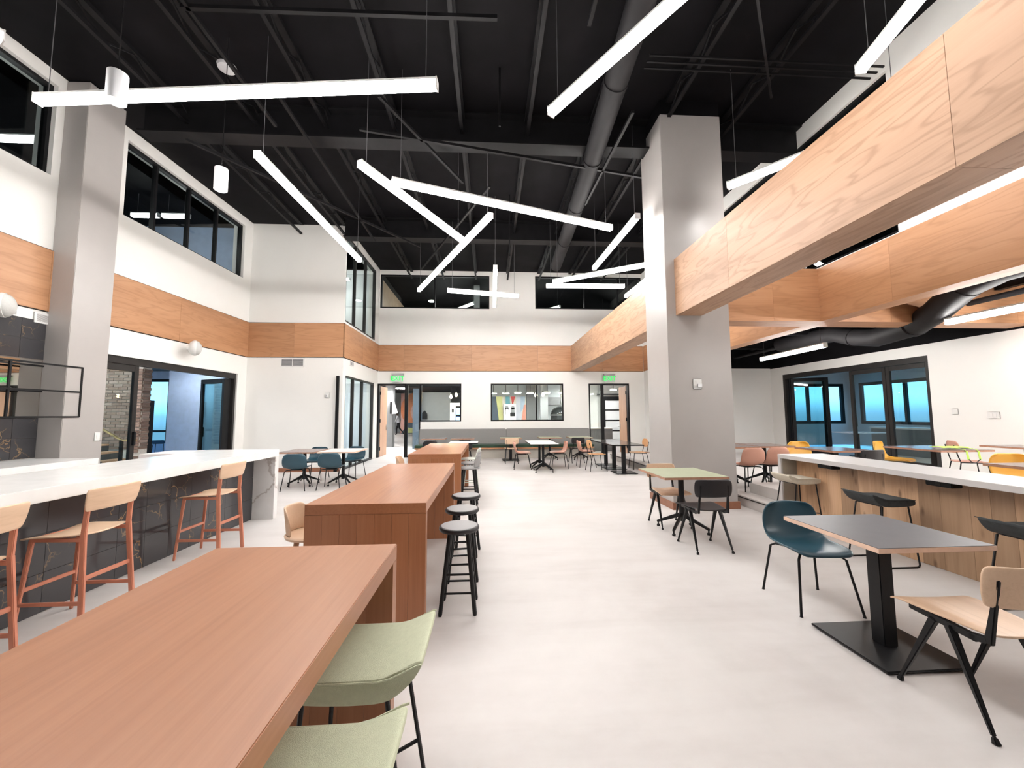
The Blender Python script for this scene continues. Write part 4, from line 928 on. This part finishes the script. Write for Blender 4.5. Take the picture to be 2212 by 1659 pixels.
for x in (1.45, .75, .05, -.65): bx(x-.025, x+.025, -.13, -.08, (1.5-x)*.6, (1.5-x)*.6+.95).build('baluster', 'black_metal', st)
MB().tube([(1.75, -.1, .98), (1.45, -.1, .98), (-.95, -.1, 2.42)], .025, 8).build('handrail', 'brass', st, smooth=True)
tag(bx(-9.2, -8.86, 10.75, 11.0, 0, 1.92).build('tall_cabinet', 'frame_black', bevel=.006), 'tall narrow black cabinet beside the brick wall beyond the left folding doors', 'cabinet')
sb = saddle_stool('blue_fabric', 'dark stool by the bright window beyond the left folding doors', 'stools in the left room'); sb.location = (-11.2, 14.2, 0); sb.rotation_euler = (0, 0, .4)
struct(bx(-10.08, -6.95, 13.0, 13.12, 0, 3.2).build('wall_left_room_partition', 'daylight_blue_wall'))
def bulb(x, y, z, lab, zc, grp):
    t = thing('bulb_pendant', lab, 'pendant light', (x, y, z), 0, grp)
    MB().lathe([(.012, .11), (.03, .09), (.055, .03), (.058, 0), (.04, -.045), (.01, -.06)], 16).build('bulb', 'bulb', t, smooth=True); MB().lathe([(.02, .11), (.022, .16), (.01, .18)], 12).build('socket', 'black_metal', t, smooth=True)
    MB().tube([(0, 0, .17), (0, 0, zc-z)], .006, 5).build('cord', 'black_metal', t)
bulb(-11.6, 13.6, 2.25, 'small glowing bulb in the window beyond the left folding doors', 3.2, 'bare bulbs')
bulb(13.0, 10.6, 2.25, 'glowing bulb seen through the middle leaf of the right folding doors', 3.3, 'bare bulbs'); bulb(13.4, 9.3, 2.25, 'glowing bulb seen through the nearest leaf of the right folding doors', 3.3, 'bare bulbs')
def disc_light(x, y, z, lab, grp, r=.16, mat='lamp_room'):
    t = thing('disc_light', lab, 'ceiling light', (x, y, z), 0, grp); MB().lathe([(.02, .05), (r, .05), (r+.012, .0), (r, -.004), (.02, -.004)], 20).build('rim', 'white_paint', t, smooth=True)
    MB().lathe([(.01, -.004), (r-.01, -.006), (r-.01, -.02), (.01, -.026)], 20).build('diffuser', mat, t, smooth=True); return t
disc_light(-8.0, 8.6, 3.14, 'added round fill light above the stair in the left room', 'round ceiling lights', .16, 'lamp_room'); disc_light(-8.9, 12.0, 3.14, 'added round fill light in front of the pale partition of the left room', 'round ceiling lights', .16, 'lamp_room'); disc_light(-9.6, 7.8, 3.14, 'added round fill light at the top of the stair in the left room', 'round ceiling lights'); disc_light(-9.9, 9.1, 3.14, 'added round fill light in front of the brick wall of the left room', 'round ceiling lights', .2, 'fill_left'); disc_light(12.2, 9.0, 3.24, 'added round fill light in the right room', 'round ceiling lights')  # discs added to brighten the left and right rooms
# counters in the right room
t = thing('window_counter', 'pale counter under the windows in the right room', 'counter', (13.2, 10.0, PZ)); bx(-.35, .35, -2.6, 2.6, 0, .82).build('base', 'room_grey', t); bx(-.38, .38, -2.65, 2.65, .82, .87).build('top', 'white_paint', t)
t = thing('cafe_table', 'pale table inside the right room behind the folding doors', 'table', (11.4, 11.6, PZ)); bx(-.5, .5, -.4, .4, .72, .75).build('table_top', 'mural_sky', t); MB().lathe([(.03, .02), (.03, .72)], 12).build('post', 'black_metal', t); MB().lathe([(.25, 0), (.25, .02), (.03, .03)], 20).build('base_plate', 'black_metal', t)
t = thing('tall_fridge', 'pale blue tall fridge inside the right room', 'fridge', (12.4, 8.9, PZ)); bx(-.35, .35, -.35, .35, 0, 1.95).build('body', 'mural_sky', t, bevel=.01); bx(-.37, -.35, -.33, .33, .05, 1.9).build('door', 'mural_sky', t); bx(-.40, -.37, -.29, -.26, .8, 1.2).build('handle', 'black_metal', t)
# ------------------------------------------------------------------ far room behind the far wall
gid = 'round hanging lights of the far room'
for x, y, z, lab in ((-5.35, 18.6, 2.75, 'added round fill light over the corridor behind the open left door'), (-4.1, 18.6, 2.75, 'added round fill light behind the narrow side pane of the left door'), (-6.4, 25, 2.9, 'added round fill light farther along the corridor'), (-7.6, 30, 2.9, 'added round fill light deep in the corridor'), (-3.6, 16.2, 3.0, 'added round fill light just inside the open left door'), (-2.0, 16.0, 3.0, 'added round fill light just inside the left far window'),  # these discs are added to brighten the corridor and far room
   (.2, 17.6, 2.45, 'leftmost round light in the right far window'), (.76, 17.6, 2.45, 'second round light from the left in the right far window'), (1.3, 17.6, 2.48, 'third round light from the left in the right far window'), (1.86, 17.6, 2.46, 'round light left of the mullion in the right far window'), (2.62, 17.6, 2.48, 'round light right of the mullion in the right far window'), (3.3, 17.6, 2.48, 'rightmost round light in the right far window'),
   (4.6, 16.4, 3.0, 'added round fill light beyond the open right door'), (5.6, 17.4, 2.6, 'added round fill light deeper beyond the open right door'), (4.2, 19.9, 2.9, 'added round fill light beside the domed oven')):  # discs added so the far room's right side is lit
    t = disc_light(x, y, z, lab, gid, .24 if x < -1 else .15); MB().tube([(0, 0, .04), (0, 0, 3.19-z)], .01, 6).build('stem', 'black_metal', t)
for i, (x, y, z) in enumerate(((-1.62, 17.0, 2.26), (-1.40, 17.0, 2.34), (1.98, 16.5, 2.30), (2.28, 16.5, 2.32))):
    bulb(x, y, z, ('lower warm bulb in the left far window', 'upper warm bulb in the left far window', 'warm bulb left of the mullion in the right far window', 'warm bulb right of the mullion in the right far window')[i], 3.19, 'bare bulbs')
bmf = struct(bx(-10, 9.5, 16.9, 17.1, 3.2, 3.5).build('ceiling_joists_far_room', 'room_dark'))
for y in (19, 21, 24): bx(-10, 9.5, y-.08, y+.08, 3.2, 3.5).build('joist', 'room_dark', bmf)
bx(-1, 3.2, 18.2, 18.5, 2.9, 3.2).build('duct', 'grille_grey', bmf)
struct(bx(-3.15, -1.78, 18.6, 18.75, 0, 2.56).build('wall_far_partition', 'room_grey')); struct(bx(-3.42, -3.17, 18.0, 18.2, 0, 2.7).build('wall_reflection_strip', 'mural_navy'))  # dark slab stands in for a reflection in the door's side pane
def lit_fridge(lab, loc, rz=0):
    t = thing('display_fridge', lab, 'fridge', loc, rz); bx(-.36, .42, 0, .6, 0, 2.05).build('body', 'white_paint', t, bevel=.01); bx(-.10, .38, -.012, 0, .25, 1.9).build('interior', 'frame_black', t)
    for z in (.35, .74, 1.13, 1.52): bx(-.08, .36, -.03, -.012, z, z+.29).build('lit_shelf', 'fridge_blue', t)
    bx(-.27, -.19, -.012, 0, 1.62, 1.78).build('screen', 'frame_black', t); return t
lit_fridge('white display fridge with blue lit shelves behind the left far window', (-1.40, 18.0, 0)); lit_fridge('blue lit fridge standing in for a reflection in the storefront glass', (-6.15, 13.3, 0), PI/2)  # second fridge is built in place of a reflection in the glass
tag(MB().prism([(-3.06, 1.3), (-2.84, 1.3), (-2.84, 1.55), (-2.95, 1.72), (-3.06, 1.6)], 18.35, 18.5, 'XZ').build('wall_screen', 'frame_black', bevel=.01), 'small black screen at the left of the grey partition', 'screen')
# mural wall of slanting colour fields
mw = struct(bx(-.1, 1.9, 20.0, 20.15, 0, 2.42).build('wall_mural', 'mural_cream'))
def field(pts, mat, k): MB().prism(pts, 20.0-.006*k, 20.0-.002, 'XZ').build('colour_field', mat, mw)
field([(-.1, .3), (.62, .3), (.36, 2.42), (-.1, 2.42)], 'mural_navy', 1); field([(.36, 2.42), (.62, .3), (.74, .3), (.68, 2.42)], 'mural_yellow', 1)
field([(.85, 1.9), (1.09, 1.9), (1.06, 2.42), (.85, 2.42)], 'mural_teal', 2); field([(1.12, 2.42), (1.2, 1.92), (1.34, 2.42)], 'mural_red', 2)
field([(1.36, .3), (1.66, .3), (1.72, 2.42), (1.38, 2.42)], 'mural_lilac', 1); field([(1.6, 1.6), (1.82, 1.9), (1.86, 2.42), (1.62, 2.42)], 'mural_sky', 2)
field([(1.5, .3), (1.88, .3), (1.88, 2.0), (1.78, 2.0)], 'mural_salmon', 3)
struct(bx(1.92, 2.38, 19.9, 20.1, 0, 3.0).build('wall_grey_panel', 'room_grey')); struct(bx(-.8, 4.6, 20.7, 20.8, 0, 3.4).build('wall_kitchen', 'wall_room'))
bx(2.9, 4.6, 20.4, 20.7, 2.0, 2.4).build('shelf_unit', 'grille_grey', bpy.data.objects['wall_kitchen'])
mo = struct(bx(-7.25, -4.0, 33.0, 33.15, 0, 3.3).build('wall_round_mural', 'mural_pink'))
MB().lathe([(1.5, 32.985), (1.5, 32.998)], 40, c=(-5.75, 0, 1.95), axis='Y').build('colour_field', 'mural_orange', mo); MB().lathe([(1.0, 32.975), (1.0, 32.99)], 32, c=(-5.45, 0, 1.75), axis='Y').build('colour_field', 'mural_pink', mo)
MB().prism([(-7.2, .0), (-4.0, .0), (-4.0, .55), (-6.6, .9)], 32.97, 32.985, 'XZ').build('colour_field', 'mural_navy', mo); MB().prism([(-7.0, .05), (-4.0, .05), (-4.0, .25), (-6.8, .5)], 32.96, 32.972, 'XZ').build('colour_field', 'mural_yellow', mo)
struct(bx(-4.90, -4.56, 19.0, 19.5, 0, 3.1).build('wall_corridor_pier', 'room_grey')); struct(bx(-10.3, -8.4, 34.0, 34.2, 0, 3.3).build('wall_corridor_end', 'wall'))
t = thing('wall_kiosk', 'dark slanted screen mounted on the grey corridor pier', 'screen', (-4.55, 18.9, 1.85)); bx(-.10, .0, -.02, .1, -.28, .28).build('mount', 'frame_black', t); MB().prism([(0, -.3), (.26, -.26), (.06, .34), (0, .34)], -.06, .06, 'XZ').build('screen', 'grille_grey', t)
# white cabinet with two arched openings, and the domed oven
t = thing('arch_cabinet', 'white cabinet with two arched openings behind the far window', 'cabinet', (1.03, 19.4, 0))
bx(-.30, .30, 0, .4, 0, 2.02).build('body', 'white_paint', t, bevel=.01)
for x in (-.15, .15): MB().lathe([(.09, -.012), (.09, .002)], 20, c=(x, 0, 1.85), axis='Y').box(x-.09, x+.09, -.012, .002, 1.5, 1.85).build('opening', 'room_grey', t)
bx(.02, .26, -.02, 0, 1.42, 1.6).build('screen', 'frame_black', t)
MB().lathe([(.07, 1.2), (.07, 1.7), (.05, 1.78), (.01, 1.8)], 16, c=(-.14, -.1, 0)).build('bottle', 'white_plastic', t, smooth=True)
t = thing('domed_oven', 'large dark domed oven with steel chimney behind the far window', 'oven', (3.58, 19.2, 0))
MB().lathe([(.52, 1.1), (.56, 1.3), (.56, 1.5), (.52, 1.66), (.40, 1.8), (.2, 1.88), (.02, 1.9)], 32).build('dome', 'oven_black', t, smooth=True); MB().lathe([(.56, 1.44), (.59, 1.45), (.59, 1.49), (.56, 1.5)], 32).build('rim', 'steel_plain', t, smooth=True)
bx(-.5, .5, -.45, .45, 0, 1.1).build('stand', 'black_metal', t); MB().lathe([(.06, 1.86), (.06, 2.05), (.08, 2.07), (.08, 2.15), (.06, 2.17), (.06, 3.1)], 18).build('chimney', 'steel_plain', t, smooth=True)
struct(bx(2.42, 2.78, 18.4, 18.7, 0, 3.2).build('wall_far_pier', 'room_grey'))
# beyond the right far door: white wall, counter, glazed black sliding door
struct(bx(4.75, 5.25, 18.8, 18.9, 0, 3.0).build('wall_white_panel', 'wall')); struct(bx(5.2, 8.0, 18.9, 19.0, 0, 3.1).build('wall_sliding_door', 'wall'))
t = thing('reception_block', 'dark grey block with white top beyond the right far door', 'counter', (4.75, 16.0, 0)); bx(-.75, .32, 0, .7, 0, .9).build('body', 'room_grey', t); bx(-.77, .34, -.02, .72, .9, .94).build('top', 'white_paint', t)
t = thing('sliding_door', 'black framed sliding door with frosted panes beyond the right far door', 'door', (5.98, 18.6, 0))
MB().box(-.55, -.41, 0, .05, 0, 2.35).box(.45, .55, 0, .05, 0, 2.35).box(-.41, .45, 0, .05, 2.15, 2.35).box(-.41, .45, 0, .05, 0, .2).build('frame', 'frame_black', t)
for z in (.72, 1.2, 1.7): bx(-.41, .45, 0, .05, z-.03, z+.03).build('glazing_bar', 'frame_black', t)
for k in range(4): bx(-.41, .45, .02, .03, .2+.49*k, .68+.49*k).build('pane', 'wall_room', t)
bx(-.8, .8, -.03, .0, 2.42, 2.48).build('track', 'black_metal', t)
# ------------------------------------------------------------------ person walking in the corridor
def person():
    vs_ = [(0, 0, .95), (0, .02, 1.15), (.02, .05, 1.36), (.05, .07, 1.47), (.08, .09, 1.60), (.09, .10, 1.70),
           (-.02, -.17, 1.38), (-.10, -.22, 1.12), (.02, -.20, .92), (.03, .27, 1.38), (.10, .30, 1.12), (.24, .26, .98),
           (.0, -.09, .90), (.16, -.10, .50), (.14, -.10, .10), (.26, -.10, .05), (0, .09, .90), (-.12, .10, .52), (-.40, .10, .20), (-.36, .10, .08)]
    ed = [(0,1),(1,2),(2,3),(3,4),(4,5),(2,6),(6,7),(7,8),(2,9),(9,10),(10,11),(0,12),(12,13),(13,14),(14,15),(0,16),(16,17),(17,18),(18,19)]
    rad = [.15,.15,.16,.055,.095,.08,.07,.05,.035,.07,.05,.035,.10,.065,.04,.035,.10,.065,.04,.035]
    me = bpy.data.meshes.new('body_skeleton'); me.from_pydata(vs_, ed, []); o = bpy.data.objects.new('tmp_person', me); C.objects.link(o)
    o.modifiers.new('skin', 'SKIN'); 
    for v, r in zip(me.skin_vertices[0].data, rad): v.radius = (r, r)
    me.skin_vertices[0].data[0].use_root = True
    s_ = o.modifiers.new('sub', 'SUBSURF'); s_.levels = 2
    bpy.context.view_layer.update(); dg = bpy.context.evaluated_depsgraph_get(); m2 = bpy.data.meshes.new_from_object(o.evaluated_get(dg)); bpy.data.objects.remove(o)
    m2.materials.clear()
    for k in ('shirt_white', 'trouser_black', 'skin'): m2.materials.append(M[k])
    for p in m2.polygons:
        c = p.center; p.use_smooth = True
        p.material_index = 1 if c.z < .93 and abs(c.y) < .19 else (2 if c.z > 1.46 or (c.z < 1.0 and abs(c.y) > .19) else 0)
    m2.name = 'person_body'
    t = thing('person', 'person in a white shirt and black trousers walking in the far corridor', 'person', (-6.75, 30.0, 0), PI)
    b_ = link('body', m2, None, t)
    MB().lathe([(.02, 1.775), (.08, 1.75), (.108, 1.69), (.105, 1.62), (.08, 1.57)], 16, c=(.07, .09, 0)).build('hair', 'hair_dark', t, smooth=True)
    for s2 in (-.035, .035): MB().lathe([(.004, -.01), (.011, 0), (.004, .01)], 8, c=(.175, .095+s2, 1.655), axis='X').build('eye', 'frame_black', t)
    MB().tube([(.17, .095, 1.65), (.205, .095, 1.61), (.18, .095, 1.605)], [.008, .014, .01], 6).build('nose', 'skin', t, smooth=True)
person()
# ------------------------------------------------------------------ upper rooms
def room_bar(p, q, z, lab, mat='lamp_upper', zc=CZ): return linear_light((*p, z), (*q, z), lab, mat, zc=zc, group='light bars in the upper rooms')
room_bar((-2.6, 18.6), (-.6, 16.0), 6.1, 'slanting light bar inside the upper left far window'); room_bar((-.9, 19.2), (1.2, 19.2), 6.0, 'level light bar inside the upper left far window')
room_bar((1.9, 17.6), (3.0, 16.2), 6.05, 'slanting light bar inside the upper right far window'); room_bar((5.2, 17.6), (6.6, 18.8), 6.0, 'light bar at the right inside the upper right far window')
disc_light(-2.5, 17.0, 6.45, 'small round light inside the upper left far window, nearer', 'small round lights in the upper rooms', .12); disc_light(-2.2, 20.0, 6.2, 'small round light inside the upper left far window, farther', 'small round lights in the upper rooms', .12); disc_light(2.4, 18.4, 6.3, 'small round light inside the upper right far window', 'small round lights in the upper rooms', .12)
uw = struct(bx(-4.19, -4.1, FY+.3, 23, 4.3, 6.72).build('wall_upper_planks', 'gap_dark'))
for k in range(24): sbox('plank', (.03, .346, 2.4), 'plank_pale', uw, (-4.085, FY+.5+.35*k, 5.5))
struct(bx(-.62, -.38, 16.0, 16.25, 4.3, CZ).build('wall_upper_pier', 'grille_grey')); struct(bx(3.2, 4.6, 18.0, 18.1, 4.3, 6.2).build('wall_upper_screen', 'room_grey'))
room_bar((-6.6, 12.6), (-4.8, 12.6), 6.2, 'added fill bar inside the upper corner glazing, nearer'); room_bar((-6.5, 13.6), (-4.8, 13.6), 6.2, 'added fill bar inside the upper corner glazing, farther')  # bars added to light this room, standing in for reflections in its glass
room_bar((-6.6, 12.3), (-4.9, 12.3), 2.9, 'added fill bar inside the storefront room', 'lamp_low', zc=3.2)  # bar added to brighten the room behind the storefront
room_bar((-8.53, 9.6), (-7.92, 9.6), 6.31, 'bar standing in for a reflection in the left upper window, left of its pair'); room_bar((-7.83, 9.6), (-7.22, 9.6), 6.31, 'bar standing in for a reflection in the left upper window, right of its pair')  # pair of lit bars stands in for reflections on the panes
room_bar((-9.4, 6.4), (-7.1, 6.4), 5.92, 'bar standing in for a reflection in the near upper left window')  # lit bar put inside in place of a reflection on the pane
